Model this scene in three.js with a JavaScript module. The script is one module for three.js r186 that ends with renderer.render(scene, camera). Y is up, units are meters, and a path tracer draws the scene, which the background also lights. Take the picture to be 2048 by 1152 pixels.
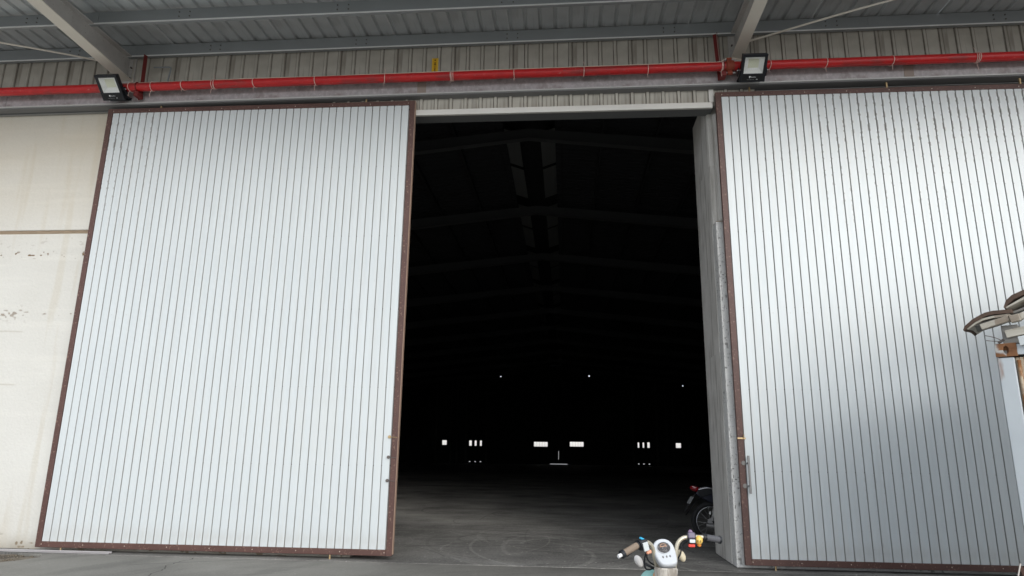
import * as THREE from 'three';
import { RoundedBoxGeometry } from 'three/addons/geometries/RoundedBoxGeometry.js';
import { mergeGeometries } from 'three/addons/utils/BufferGeometryUtils.js';

// ---------------------------------------------------------------- camera, sky, sun, exposure
const scene = new THREE.Scene();
const camera = new THREE.PerspectiveCamera(46.52, 16 / 9, 0.1, 1500);
camera.position.set(0, 1.55, 10);
camera.rotation.set(0.23672874, 0.08036999, 0.01318203, 'YXZ');
const renderer = new THREE.WebGLRenderer({ antialias: true });
renderer.setSize(1024, 576);
renderer.toneMapping = THREE.LinearToneMapping;
renderer.toneMappingExposure = 0.75;
renderer.shadowMap.enabled = true;
const SUN = new THREE.Vector3(0.46, 0.365, 0.81).normalize();
{
  const W = 512, H = 256, d = new Float32Array(W * H * 4);
  const dir = new THREE.Vector3();
  for (let j = 0; j < H; j++) for (let i = 0; i < W; i++) {
    const el = ((j + 0.5) / H - 0.5) * Math.PI, az = ((i + 0.5) / W - 0.5) * 2 * Math.PI;
    dir.set(Math.cos(el) * Math.cos(az), Math.sin(el), Math.cos(el) * Math.sin(az));
    const up = Math.max(0, dir.y), k = Math.max(0, dir.dot(SUN));
    const L = 1.36 + 0.2 * up, G = 6.3 * Math.pow(k, 14);
    const o = (j * W + i) * 4;
    if (dir.y < -0.02) { d[o] = d[o + 1] = d[o + 2] = 0.35; } else { d[o] = L * 0.93 + G * 1.01; d[o + 1] = L + G; d[o + 2] = L * 1.10 + G * 0.97; }
    d[o + 3] = 1;
  }
  const t = new THREE.DataTexture(d, W, H, THREE.RGBAFormat, THREE.FloatType);
  t.mapping = THREE.EquirectangularReflectionMapping; t.magFilter = THREE.LinearFilter; t.minFilter = THREE.LinearFilter; t.needsUpdate = true;
  scene.background = t; scene.environment = t;
}
const sun = new THREE.DirectionalLight(new THREE.Color(1, 0.96, 0.9), 1.25);
sun.position.copy(SUN).multiplyScalar(60); sun.castShadow = true; sun.shadow.radius = 40;
sun.shadow.mapSize.set(2048, 2048);
Object.assign(sun.shadow.camera, { left: -30, right: 30, top: 30, bottom: -30, near: 1, far: 150 });
scene.add(sun); scene.add(sun.target);

// ---------------------------------------------------------------- helpers
let seed = 12345;
const rnd = () => { seed = (seed * 1664525 + 1013904223) >>> 0; return seed / 4294967296; };
const rr = (a, b) => a + (b - a) * rnd();
function hash(x, y) { let h = (x * 374761393 + y * 668265263) | 0; h = Math.imul(h ^ (h >>> 13), 1274126177); return ((h ^ (h >>> 16)) >>> 0) / 4294967296; }
function vn(x, y) {
  const xi = Math.floor(x), yi = Math.floor(y), fx = x - xi, fy = y - yi;
  const u = fx * fx * (3 - 2 * fx), v = fy * fy * (3 - 2 * fy);
  const a = hash(xi, yi), b = hash(xi + 1, yi), c = hash(xi, yi + 1), e = hash(xi + 1, yi + 1);
  return a + (b - a) * u + (c - a) * v + (a - b - c + e) * u * v;
}
function fbm(x, y, o = 5) { let s = 0, a = 0.5, n = 0; for (let i = 0; i < o; i++) { s += a * vn(x, y); n += a; x = x * 2.03 + 17.1; y = y * 2.03 + 5.7; a *= 0.5; } return s / n; }
const cl = (v, a = 0, b = 1) => Math.max(a, Math.min(b, v));
const ss = (a, b, v) => { const t = cl((v - a) / (b - a)); return t * t * (3 - 2 * t); };
const lin2s = (v) => (v <= 0.0031308 ? v * 12.92 : 1.055 * Math.pow(v, 1 / 2.4) - 0.055);
// colour map from a function of u,v (0..1, v up) returning linear [r,g,b]
function colTex(w, h, f, repeat = false) {
  const d = new Uint8Array(w * h * 4);
  for (let j = 0; j < h; j++) for (let i = 0; i < w; i++) {
    const c = f((i + 0.5) / w, (j + 0.5) / h), o = (j * w + i) * 4;
    for (let k = 0; k < 3; k++) d[o + k] = Math.round(255 * cl(lin2s(cl(c[k]))));
    d[o + 3] = 255;
  }
  const t = new THREE.DataTexture(d, w, h, THREE.RGBAFormat);
  t.colorSpace = THREE.SRGBColorSpace; t.magFilter = THREE.LinearFilter; t.minFilter = THREE.LinearFilter;
  t.wrapS = t.wrapT = repeat ? THREE.RepeatWrapping : THREE.ClampToEdgeWrapping; t.needsUpdate = true;
  return t;
}
function valTex(w, h, f, repeat = false) {
  const t = colTex(2, 2, () => [0, 0, 0]); const d = new Uint8Array(w * h * 4);
  for (let j = 0; j < h; j++) for (let i = 0; i < w; i++) { const v = Math.round(255 * cl(f((i + 0.5) / w, (j + 0.5) / h))), o = (j * w + i) * 4; d[o] = d[o + 1] = d[o + 2] = v; d[o + 3] = 255; }
  const q = new THREE.DataTexture(d, w, h, THREE.RGBAFormat); q.magFilter = q.minFilter = THREE.LinearFilter;
  q.wrapS = q.wrapT = repeat ? THREE.RepeatWrapping : THREE.ClampToEdgeWrapping; q.needsUpdate = true; return q;
}
const mix3 = (a, b, t) => [a[0] + (b[0] - a[0]) * t, a[1] + (b[1] - a[1]) * t, a[2] + (b[2] - a[2]) * t];
function M(r, g, b, rough = 0.7, metal = 0, extra = {}) { const m = new THREE.MeshStandardMaterial({ roughness: rough, metalness: metal, ...extra }); m.color.setRGB(r, g, b); return m; }
// planar uv over the geometry in world units: axes 'xy','zy','xz'
function puv(g, axes, u0, v0, w, h) {
  const p = g.attributes.position, uv = new Float32Array(p.count * 2), ia = 'xyz'.indexOf(axes[0]), ib = 'xyz'.indexOf(axes[1]);
  for (let i = 0; i < p.count; i++) { const q = [p.getX(i), p.getY(i), p.getZ(i)]; uv[2 * i] = (q[ia] - u0) / w; uv[2 * i + 1] = (q[ib] - v0) / h; }
  g.setAttribute('uv', new THREE.BufferAttribute(uv, 2)); return g;
}
function cubeUV(g, s = 1) {                                   // box mapping in metres
  if (g.index) g = g.toNonIndexed();
  const p = g.attributes.position, n = g.attributes.normal, uv = new Float32Array(p.count * 2);
  for (let i = 0; i < p.count; i++) {
    const ax = Math.abs(n.getX(i)), ay = Math.abs(n.getY(i)), az = Math.abs(n.getZ(i));
    let u, v; if (az >= ax && az >= ay) { u = p.getX(i); v = p.getY(i); } else if (ax >= ay) { u = p.getZ(i); v = p.getY(i); } else { u = p.getX(i); v = p.getZ(i); }
    uv[2 * i] = u / s; uv[2 * i + 1] = v / s;
  }
  g.setAttribute('uv', new THREE.BufferAttribute(uv, 2)); return g;
}
const B = (x0, x1, y0, y1, z0, z1) => { const g = new THREE.BoxGeometry(x1 - x0, y1 - y0, z1 - z0); g.translate((x0 + x1) / 2, (y0 + y1) / 2, (z0 + z1) / 2); return g; };
const RB = (x0, x1, y0, y1, z0, z1, r = 0.006, s = 2) => { const g = new RoundedBoxGeometry(x1 - x0, y1 - y0, z1 - z0, s, r); g.translate((x0 + x1) / 2, (y0 + y1) / 2, (z0 + z1) / 2); return g; };
const V = (x, y, z) => new THREE.Vector3(x, y, z);
function rod(a, b, r, seg = 10, r2 = r) { const d = b.clone().sub(a), g = new THREE.CylinderGeometry(r2, r, d.length(), seg); g.translate(0, d.length() / 2, 0); g.applyQuaternion(new THREE.Quaternion().setFromUnitVectors(V(0, 1, 0), d.normalize())); g.translate(a.x, a.y, a.z); return g; }
function tube(pts, r, seg = 40, rad = 8) { return new THREE.TubeGeometry(new THREE.CatmullRomCurve3(pts), seg, r, rad); }
function beamTo(a, b, w, h, roll = 0) {                        // rectangular bar between two points
  const d = b.clone().sub(a), L = d.length(), g = new RoundedBoxGeometry(w, h, L, 1, Math.min(w, h) * 0.12);
  const m = new THREE.Matrix4().lookAt(a, b, V(0, 1, 0)); g.rotateZ(roll); g.applyMatrix4(m); const c = a.clone().add(b).multiplyScalar(0.5); g.translate(c.x, c.y, c.z); return g;
}
function merge(a) { return mergeGeometries(a.map((g) => { const q = g.index ? g.toNonIndexed() : g.clone(); for (const k of Object.keys(q.attributes)) if (!['position', 'normal', 'uv'].includes(k)) q.deleteAttribute(k); return q; })); }
const used = {};
function numbered(n) { const k = used[n] = (used[n] ?? -1) + 1; return k ? `${n}_${String(k).padStart(3, '0')}` : n; }
function part(name, g, m, parent) { const o = new THREE.Mesh(Array.isArray(g) ? merge(g) : g, m); o.name = parent ? name : numbered(name); o.castShadow = o.receiveShadow = true; (parent ?? scene).add(o); return o; }
function thing(name, label, category, [x, y, z] = [0, 0, 0], ry = 0, group) {
  const o = new THREE.Group(); o.name = numbered(name); o.position.set(x, y, z); o.rotation.y = ry; o.userData = { label, category }; if (group) o.userData.group = group; scene.add(o); return o;
}
function sub(name, parent) { const o = new THREE.Group(); o.name = name; parent.add(o); return o; }
function struct(name, g, m, label, category) { const o = part(name, g, m); o.userData = { kind: 'structure', label, category }; return o; }
// folded metal sheet: profile [[u, depth], ...] swept along a length; flat shaded, uv u in metres / v in metres
function fold(profile, L) {
  const pos = [], uv = []; let s = 0;
  for (let i = 0; i + 1 < profile.length; i++) {
    const [a, da] = profile[i], [b, db] = profile[i + 1];
    pos.push(a, 0, da, b, 0, db, b, L, db, a, 0, da, b, L, db, a, L, da); uv.push(a, 0, b, 0, b, L, a, 0, b, L, a, L);
  }
  const g = new THREE.BufferGeometry(); g.setAttribute('position', new THREE.Float32BufferAttribute(pos, 3)); g.setAttribute('uv', new THREE.Float32BufferAttribute(uv, 2)); g.computeVertexNormals(); return g;
}
function flip(g) { for (const k of Object.keys(g.attributes)) { const a = g.attributes[k], n = a.itemSize, d = a.array; for (let i = 0; i < a.count; i += 3) for (let c = 0; c < n; c++) { const t = d[(i + 1) * n + c]; d[(i + 1) * n + c] = d[(i + 2) * n + c]; d[(i + 2) * n + c] = t; } } return g; }
function ribProfile(width, pitch, base, top, depth, off = 0) {
  const p = [[0, 0]]; for (let x = off; x < width - base; x += pitch) { if (x > 0) p.push([x, 0]); p.push([x + (base - top) / 2, depth], [x + (base + top) / 2, depth], [x + base, 0]); }
  p.push([width, 0]); return p;
}

// ---------------------------------------------------------------- materials
const mottle = valTex(512, 512, (u, v) => fbm(u * 40, v * 40, 4), true);
const concreteTex = colTex(1024, 1024, (u, v) => {
  const n = fbm(u * 12, v * 12, 6), s = fbm(u * 40, v * 4, 4), f = vn(u * 500, v * 500);
  let c = mix3([0.56, 0.54, 0.50], [0.76, 0.735, 0.69], n); c = mix3(c, [0.34, 0.315, 0.28], ss(0.52, 0.75, s) * 0.6);
  const k = 0.93 + 0.14 * f; return c.map((x) => x * k);
}, true);
concreteTex.repeat.set(0.33, 0.33);
const concreteBump = valTex(1024, 1024, (u, v) => { const p = fbm(u * 30, v * 30, 5); return 0.7 * p + 0.3 * (vn(u * 300, v * 300) < 0.12 ? 0 : 1); }, true);
concreteBump.repeat.set(0.33, 0.33);
const pitTex = colTex(1024, 1024, (u, v) => {
  const x = u * 3, y = v * 3, n = fbm(x * 3, y * 3, 6), cl1 = fbm(x * 1.5 + 3, y * 2.2, 4), p1 = vn(x * 34, y * 34), p2 = vn(x * 70, y * 60 + 9), f = vn(x * 160, y * 160);
  let c = mix3([0.60, 0.59, 0.565], [0.78, 0.77, 0.74], n); c = mix3(c, [0.10, 0.095, 0.085], ss(0.80, 0.90, p1 * 0.85 + 0.5 * (cl1 - 0.5) + 0.12 * n) * 0.65); c = mix3(c, [0.16, 0.15, 0.14], ss(0.88, 0.94, p2) * 0.7); return c.map((q) => q * (0.92 + 0.16 * f));
}, true); pitTex.repeat.set(0.333, 0.333);
const pitBump = valTex(1024, 1024, (u, v) => { const x = u * 3, y = v * 3; return 0.35 * fbm(x * 6, y * 6, 5) + 0.65 * (1 - ss(0.78, 0.88, vn(x * 34, y * 34) + 0.18 * (fbm(x * 1.5 + 3, y * 2.2, 4) - 0.5))); }, true); pitBump.repeat.set(0.333, 0.333);
const mPit = M(1, 1, 1, 0.95, 0, { map: pitTex, bumpMap: pitBump, bumpScale: 0.014 });
const mJamb = M(1, 1, 1, 0.95, 0, { map: concreteTex, bumpMap: concreteBump, bumpScale: 0.006 });
const wallTex = colTex(1024, 1024, (u, v) => {            // 10 m x 7.3 m of painted concrete panel
  const x = u * 10, y = v * 7.3, n = fbm(x * 0.8, y * 0.8, 5), st = fbm(x * 7, y * 0.5, 4), hz = fbm(x * 0.7, y * 9, 4);
  let c = mix3([0.585, 0.57, 0.525], [0.67, 0.66, 0.62], n);
  c = mix3(c, [0.50, 0.44, 0.33], ss(0.56, 0.78, st) * 0.28); c = mix3(c, [0.74, 0.72, 0.66], ss(0.5, 0.8, hz) * 0.22);
  c = mix3(c, [0.52, 0.43, 0.29], ss(4.4, 7.0, y) * 0.45 * (0.6 + 0.8 * fbm(x * 0.6, y * 1.5, 4)));
  const chip = 0.6 * vn(x * 24, y * 34) + 0.4 * vn(x * 9 + 3, y * 13), where = Math.exp(-(((y - 4.62) / 0.05) ** 2)) * 1.0 + Math.exp(-(((y - 4.85) / 0.22) ** 2)) * 0.12 + Math.exp(-(((y - 3.62) / 0.1) ** 2)) * 0.4 + ss(0.28, 0.06, y) * 0.7;
  c = mix3(c, [0.16, 0.10, 0.05], ss(0.70, 0.77, chip * (0.72 + 0.4 * fbm(x * 1.7, y * 2, 3)) + 0.14 * where) * cl(where * 1.6));
  for (const cy of [3.33, 2.47]) { const w = cy + 0.02 * (vn(x * 3, 7) - 0.5); c = mix3(c, [0.42, 0.38, 0.31], Math.exp(-(((y - w) / 0.012) ** 2)) * 0.5 * ss(0.35, 0.6, vn(x * 2.3, cy))); }
  c = mix3(c, [0.30, 0.26, 0.2], ss(0.30, 0.0, y) * (0.35 + 0.5 * fbm(x * 5, y * 5, 3)));
  const f = 0.96 + 0.08 * vn(x * 120, y * 120); return c.map((q) => q * f);
});
const wallBump = valTex(1024, 1024, (u, v) => { const x = u * 10, y = v * 7.3; return 0.5 * fbm(x * 2.5, y * 6, 5) + 0.2 * vn(x * 40, y * 40) + 0.3 * (1 - ss(0.8, 0.9, vn(x * 22, y * 30)) * Math.exp(-(((y - 4.62) / 0.08) ** 2))); });
const mWall = M(1, 1, 1, 0.92, 0, { map: wallTex, bumpMap: wallBump, bumpScale: 0.008 });
const mSeam = M(0.38, 0.29, 0.20, 0.95, 0, { bumpMap: mottle, bumpScale: 0.01 });

const cladTex = colTex(512, 512, (u, v) => {              // 1 m of sheet (four ribs) x 2 m
  const x = u, y = v * 2, n = fbm(x * 5, y * 5, 5), st = fbm(x * 30, y * 1.4, 4);
  let c = mix3([0.43, 0.40, 0.345], [0.60, 0.57, 0.50], n); c = mix3(c, [0.15, 0.12, 0.09], ss(0.5, 0.78, st) * 0.45);
  const q = (x * 4) % 1, e = Math.min(Math.abs(q - 0.02), Math.abs(q - 0.26), Math.abs(q - 1.02));
  c = mix3(c, [0.07, 0.05, 0.035], Math.exp(-((e / 0.028) ** 2)) * (0.45 + 0.5 * fbm(x * 20, y * 12, 3)));
  return c;
}, true);
const mClad = M(1, 1, 1, 0.75, 0.1, { map: cladTex }); cladTex.repeat.set(1, 0.5);
const roofTex = colTex(512, 512, (u, v) => {
  const n = fbm(u * 9, v * 9, 5), st = fbm(u * 40, v * 3, 4); let c = mix3([0.47, 0.495, 0.50], [0.58, 0.605, 0.61], n); return mix3(c, [0.32, 0.33, 0.33], ss(0.5, 0.75, st) * 0.3);
}, true);
const mRoof = M(1, 1, 1, 0.55, 0.25, { map: roofTex });
const galvTex = colTex(512, 256, (u, v) => {
  const n = fbm(u * 60, v * 22, 4), b = fbm(u * 14, v * 6, 4), spot = vn(u * 110, v * 44); let c = mix3([0.36, 0.34, 0.34], [0.56, 0.54, 0.54], n); c = mix3(c, [0.22, 0.17, 0.15], ss(0.55, 0.8, b) * 0.45);
  return mix3(c, [0.66, 0.64, 0.64], ss(0.8, 0.95, spot) * 0.5);
}, true);
const mGalv = M(1, 1, 1, 0.5, 0.35, { map: galvTex });
const mPurlin = M(0.32, 0.34, 0.345, 0.5, 0.3, { bumpMap: mottle, bumpScale: 0.001 });
const mLip = M(0.88, 0.89, 0.88, 0.4, 0.2);  // purlin lip colour raised to stand in for light on its edge
const paintTex = colTex(512, 512, (u, v) => { const n = fbm(u * 10, v * 10, 5), s = vn(u * 90, v * 90); let c = mix3([0.44, 0.42, 0.40], [0.57, 0.55, 0.52], n); return mix3(c, [0.16, 0.11, 0.07], ss(0.90, 0.97, s) * 0.8); }, true);
const mRafter = M(1, 1, 1, 0.7, 0, { map: paintTex });
const mRafterLight = M(0.76, 0.71, 0.62, 0.65, 0, { bumpMap: mottle, bumpScale: 0.001 });
const mBolt = M(0.16, 0.14, 0.13, 0.5, 0.6);
const redTex = colTex(1024, 128, (u, v) => { const n = fbm(u * 80, v * 6, 5), d = fbm(u * 25, v * 3, 4); let c = mix3([0.45, 0.010, 0.012], [0.62, 0.020, 0.020], n); c = mix3(c, [0.22, 0.04, 0.035], ss(0.5, 0.75, d) * 0.6); c = mix3(c, [0.42, 0.30, 0.22], ss(0.22, 0.04, v + 0.12 * (n - 0.5)) * 0.7); c = mix3(c, [0.58, 0.10, 0.09], ss(0.6, 0.8, fbm(u * 14 + 8, v * 2, 4)) * 0.5); return mix3(c, [0.62, 0.25, 0.22], ss(0.76, 0.88, fbm(u * 200, v * 12, 3)) * 0.5); }, true);
const mRed = M(1, 1, 1, 0.38, 0, { map: redTex });
const mRedDull = M(0.17, 0.016, 0.014, 0.6, 0, { bumpMap: mottle, bumpScale: 0.001 });
const mCoupling = M(0.30, 0.06, 0.03, 0.6, 0.2, { bumpMap: mottle, bumpScale: 0.003 });
const mCable = M(0.72, 0.60, 0.48, 0.6); const mTie = M(0.78, 0.55, 0.48, 0.6);
const mBlack = M(0.012, 0.014, 0.018, 0.45, 0.1); const mRubber = M(0.016, 0.016, 0.017, 0.85);
const mDark = M(0.03, 0.03, 0.03, 0.8);
const mTrim = M(0.74, 0.72, 0.67, 0.6, 0.1, { bumpMap: mottle, bumpScale: 0.001 });
const brownTex = colTex(256, 256, (u, v) => { const n = fbm(u * 8, v * 8, 5); const c = mix3([0.075, 0.036, 0.029], [0.115, 0.056, 0.045], n); return mix3(c, [0.3, 0.2, 0.15], ss(0.8, 0.92, vn(u * 60, v * 60)) * 0.5); }, true);
const mBrown = M(1, 1, 1, 0.55, 0, { map: brownTex });
const mBrownEdge = M(0.34, 0.23, 0.17, 0.6);
const mChrome = M(0.62, 0.62, 0.64, 0.25, 0.9); const mSteel = M(0.42, 0.41, 0.40, 0.4, 0.7); const mBrass = M(0.55, 0.40, 0.22, 0.4, 0.7);

// ---------------------------------------------------------------- ground, apron, hall floor
const yardTex = colTex(1024, 1024, (u, v) => { const n = fbm(u * 20, v * 20, 6), f = vn(u * 700, v * 700); return mix3([0.28, 0.27, 0.25], [0.40, 0.385, 0.36], n).map((c) => c * (0.9 + 0.2 * f)); }, true);
{ const g = new THREE.PlaneGeometry(1200, 1200); g.rotateX(-Math.PI / 2); puv(g, 'xz', 0, 0, 12, 12); g.translate(0, -0.14, 0); struct('ground', g, M(1, 1, 1, 0.95, 0, { map: yardTex }), 'grey dusty yard ground around the warehouse, out to the horizon', 'ground'); }
// poured apron in front of the door: 16 m x 14 m texture
const apronTex = (() => {
  const N = 2048, w = 16, c = document.createElement('canvas'); c.width = c.height = N; const x = c.getContext('2d'); const im = x.createImageData(N, N);
  for (let j = 0; j < N; j++) for (let i = 0; i < N; i++) {
    const X = i / N * w - 8, Z = j / N * w, n = fbm(X * 1.1, Z * 1.1, 6), f = vn(X * 90, Z * 90), st = fbm(X * 2.2 + Z * 1.2, Z * 0.6 - X * 0.4, 5);
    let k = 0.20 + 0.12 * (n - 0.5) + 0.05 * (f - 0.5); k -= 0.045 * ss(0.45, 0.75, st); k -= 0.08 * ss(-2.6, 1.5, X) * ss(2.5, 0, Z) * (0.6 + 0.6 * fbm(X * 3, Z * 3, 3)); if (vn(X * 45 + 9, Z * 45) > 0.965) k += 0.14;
    k = cl(k, 0.04, 0.5); const o = (j * N + i) * 4; im.data[o] = 255 * lin2s(k * 1.05); im.data[o + 1] = 255 * lin2s(k * 1.01); im.data[o + 2] = 255 * lin2s(k * 0.91); im.data[o + 3] = 255;
  }
  x.putImageData(im, 0, 0); x.lineCap = 'round'; const P = N / w, px = (X) => (X + 8) * P, pz = (Z) => Z * P;
  for (let i = 0; i < 46; i++) { const X = rr(-6, 4), Z = rr(0.1, 2.4), a = rr(-0.5, -0.15), L = rr(0.5, 2.4); x.strokeStyle = `rgba(${i % 3 ? '35,33,32' : '150,146,140'},${rr(0.05, 0.16)})`; x.lineWidth = rr(1, 9); x.beginPath(); x.moveTo(px(X), pz(Z)); x.quadraticCurveTo(px(X + L / 2), pz(Z + a * L / 2 + rr(-0.1, 0.1)), px(X + L), pz(Z + a * L)); x.stroke(); }
  x.strokeStyle = 'rgba(20,18,16,0.75)'; x.lineWidth = 1.3; x.beginPath(); let X = -5.25, Z = 0.2; x.moveTo(px(X), pz(Z)); while (Z < 3) { X += rr(-0.05, 0.05); Z += 0.07; x.lineTo(px(X), pz(Z)); } x.stroke();
  const t = new THREE.CanvasTexture(c); t.colorSpace = THREE.SRGBColorSpace; t.flipY = false; return t;
})();
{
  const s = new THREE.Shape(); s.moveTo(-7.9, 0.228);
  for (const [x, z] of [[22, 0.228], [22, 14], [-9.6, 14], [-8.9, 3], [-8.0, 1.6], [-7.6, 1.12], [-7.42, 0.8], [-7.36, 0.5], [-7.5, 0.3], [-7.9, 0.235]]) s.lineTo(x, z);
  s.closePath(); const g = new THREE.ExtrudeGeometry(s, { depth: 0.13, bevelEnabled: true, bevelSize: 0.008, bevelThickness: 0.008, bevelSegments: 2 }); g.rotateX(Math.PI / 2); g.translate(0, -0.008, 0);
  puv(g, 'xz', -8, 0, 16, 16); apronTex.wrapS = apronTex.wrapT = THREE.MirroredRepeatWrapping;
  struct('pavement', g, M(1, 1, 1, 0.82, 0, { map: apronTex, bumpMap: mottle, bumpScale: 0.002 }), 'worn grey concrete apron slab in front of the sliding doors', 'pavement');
  const s2 = []; for (let i = 0; i < 90; i++) { const r = rr(0.008, 0.04), q = new THREE.IcosahedronGeometry(r, 1); q.scale(1, 0.6, 1); q.translate(rr(-8.8, -7.42), -0.03, rr(0.22, 1.2)); s2.push(q); }
  const sg = new THREE.PlaneGeometry(3, 1.8, 80, 50); sg.rotateX(-Math.PI / 2); sg.translate(-8.7, -0.05, 1.15); { const p = sg.attributes.position; for (let i = 0; i < p.count; i++) p.setY(i, -0.055 + 0.05 * fbm(p.getX(i) * 4, p.getZ(i) * 4, 5)); sg.computeVertexNormals(); } s2.push(sg);
  const soilTex = colTex(256, 256, (u, v) => mix3([0.05, 0.038, 0.026], [0.20, 0.17, 0.13], ss(0.3, 0.75, fbm(u * 9, v * 9, 5)))); puv(sg, 'xz', -10.2, 0.25, 3, 1.8);
  const so = part('soil', s2, M(1, 1, 1, 1, 0, { map: soilTex })); so.userData = { kind: 'stuff', label: 'dark crumbling soil in the hollow at the broken apron edge', category: 'soil' };
}
const hallTex = (() => {
  const N = 2048, w = 20, c = document.createElement('canvas'); c.width = c.height = N; const x = c.getContext('2d'); const im = x.createImageData(N, N);
  for (let j = 0; j < N; j++) for (let i = 0; i < N; i++) {
    const X = i / N * w, Z = j / N * w, n = fbm(X * 0.9, Z * 0.9, 6), f = vn(X * 70, Z * 70), st = fbm(X * 1.3 + Z * 0.8, Z * 1.5 - X * 0.5, 5);
    let k = 0.185 + 0.23 * (n - 0.5) + 0.10 * (f - 0.5) - 0.04 * ss(0.4, 0.75, st); if (vn(X * 38, Z * 38) > 0.968) k += 0.32; k *= 1 + 0.9 * ss(18.5, 12, Z); k = cl(k, 0.06, 0.65);  // floor colour lightened further in, standing in for daylight that fades too fast
    const o = (j * N + i) * 4; im.data[o] = 255 * lin2s(k * 1.03); im.data[o + 1] = 255 * lin2s(k * 0.99); im.data[o + 2] = 255 * lin2s(k * 0.92); im.data[o + 3] = 255;
  }
  x.putImageData(im, 0, 0); const P = N / w;
  for (let i = 0; i < 60; i++) { const cx = i < 22 ? rr(6.8, 9.2) : rr(7, 15), cz = i < 34 ? rr(16.2, 18.6) : rr(11, 19.4), r = rr(0.5, 2.3), a = rr(0, 6.3); x.strokeStyle = `rgba(${i % 3 ? '190,188,180' : '40,39,38'},${rr(0.08, 0.25)})`; x.lineWidth = rr(1.5, 9); x.beginPath(); x.ellipse(cx * P, cz * P, r * P, r * P * rr(0.7, 1.4), 0, a, a + rr(0.8, 2.8)); x.stroke(); }
  for (let i = 0; i < 110; i++) { const X = rr(4, 14), Z = rr(12, 19.5), L = rr(1, 4); x.strokeStyle = `rgba(${i % 2 ? '190,188,180' : '40,39,38'},${rr(0.08, 0.22)})`; x.lineWidth = rr(2, 16); x.beginPath(); x.moveTo(X * P, Z * P); x.quadraticCurveTo((X + L / 2) * P, (Z + rr(-0.6, 0.6)) * P, (X + L) * P, (Z + rr(-0.8, 0.8)) * P); x.stroke(); }
  for (let i = 0; i < 170; i++) { const X = rr(3.5, 14.5), Z = rr(12.5, 19.6), L = rr(0.6, 2.6), a = rr(0, 6.28), b = a + rr(-0.9, 0.9); x.strokeStyle = `rgba(${i % 3 ? '175,172,164' : '24,23,22'},${rr(0.12, 0.34)})`; x.lineWidth = rr(0.8, 3); x.beginPath(); x.moveTo(X * P, Z * P); x.quadraticCurveTo((X + L / 2 * Math.cos(a)) * P, (Z + L / 2 * Math.sin(a)) * P, (X + L * Math.cos(b)) * P, (Z + L * Math.sin(b)) * P); x.stroke(); }
  for (let i = 0; i < 400; i++) { x.fillStyle = `rgba(225,222,212,${rr(0.3, 0.8)})`; x.beginPath(); x.ellipse(rr(4, 14) * P, rr(15, 20) * P, rr(0.5, 2), rr(0.5, 2), 0, 0, 6.3); x.fill(); }
  const t = new THREE.CanvasTexture(c); t.colorSpace = THREE.SRGBColorSpace; t.flipY = false; t.wrapS = t.wrapT = THREE.MirroredRepeatWrapping; return t;
})();
{ const g = RB(-21, 19, -0.135, 0, -67.3, 0.180, 0.008, 2); puv(g, 'xz', -8, -19.8, 20, 20); struct('hall_floor', g, M(1, 1, 1, 0.85, 0, { map: hallTex, bumpMap: mottle, bumpScale: 0.002 }), 'dark dusty concrete floor with tyre swirls running back into the hall', 'floor'); }

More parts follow.
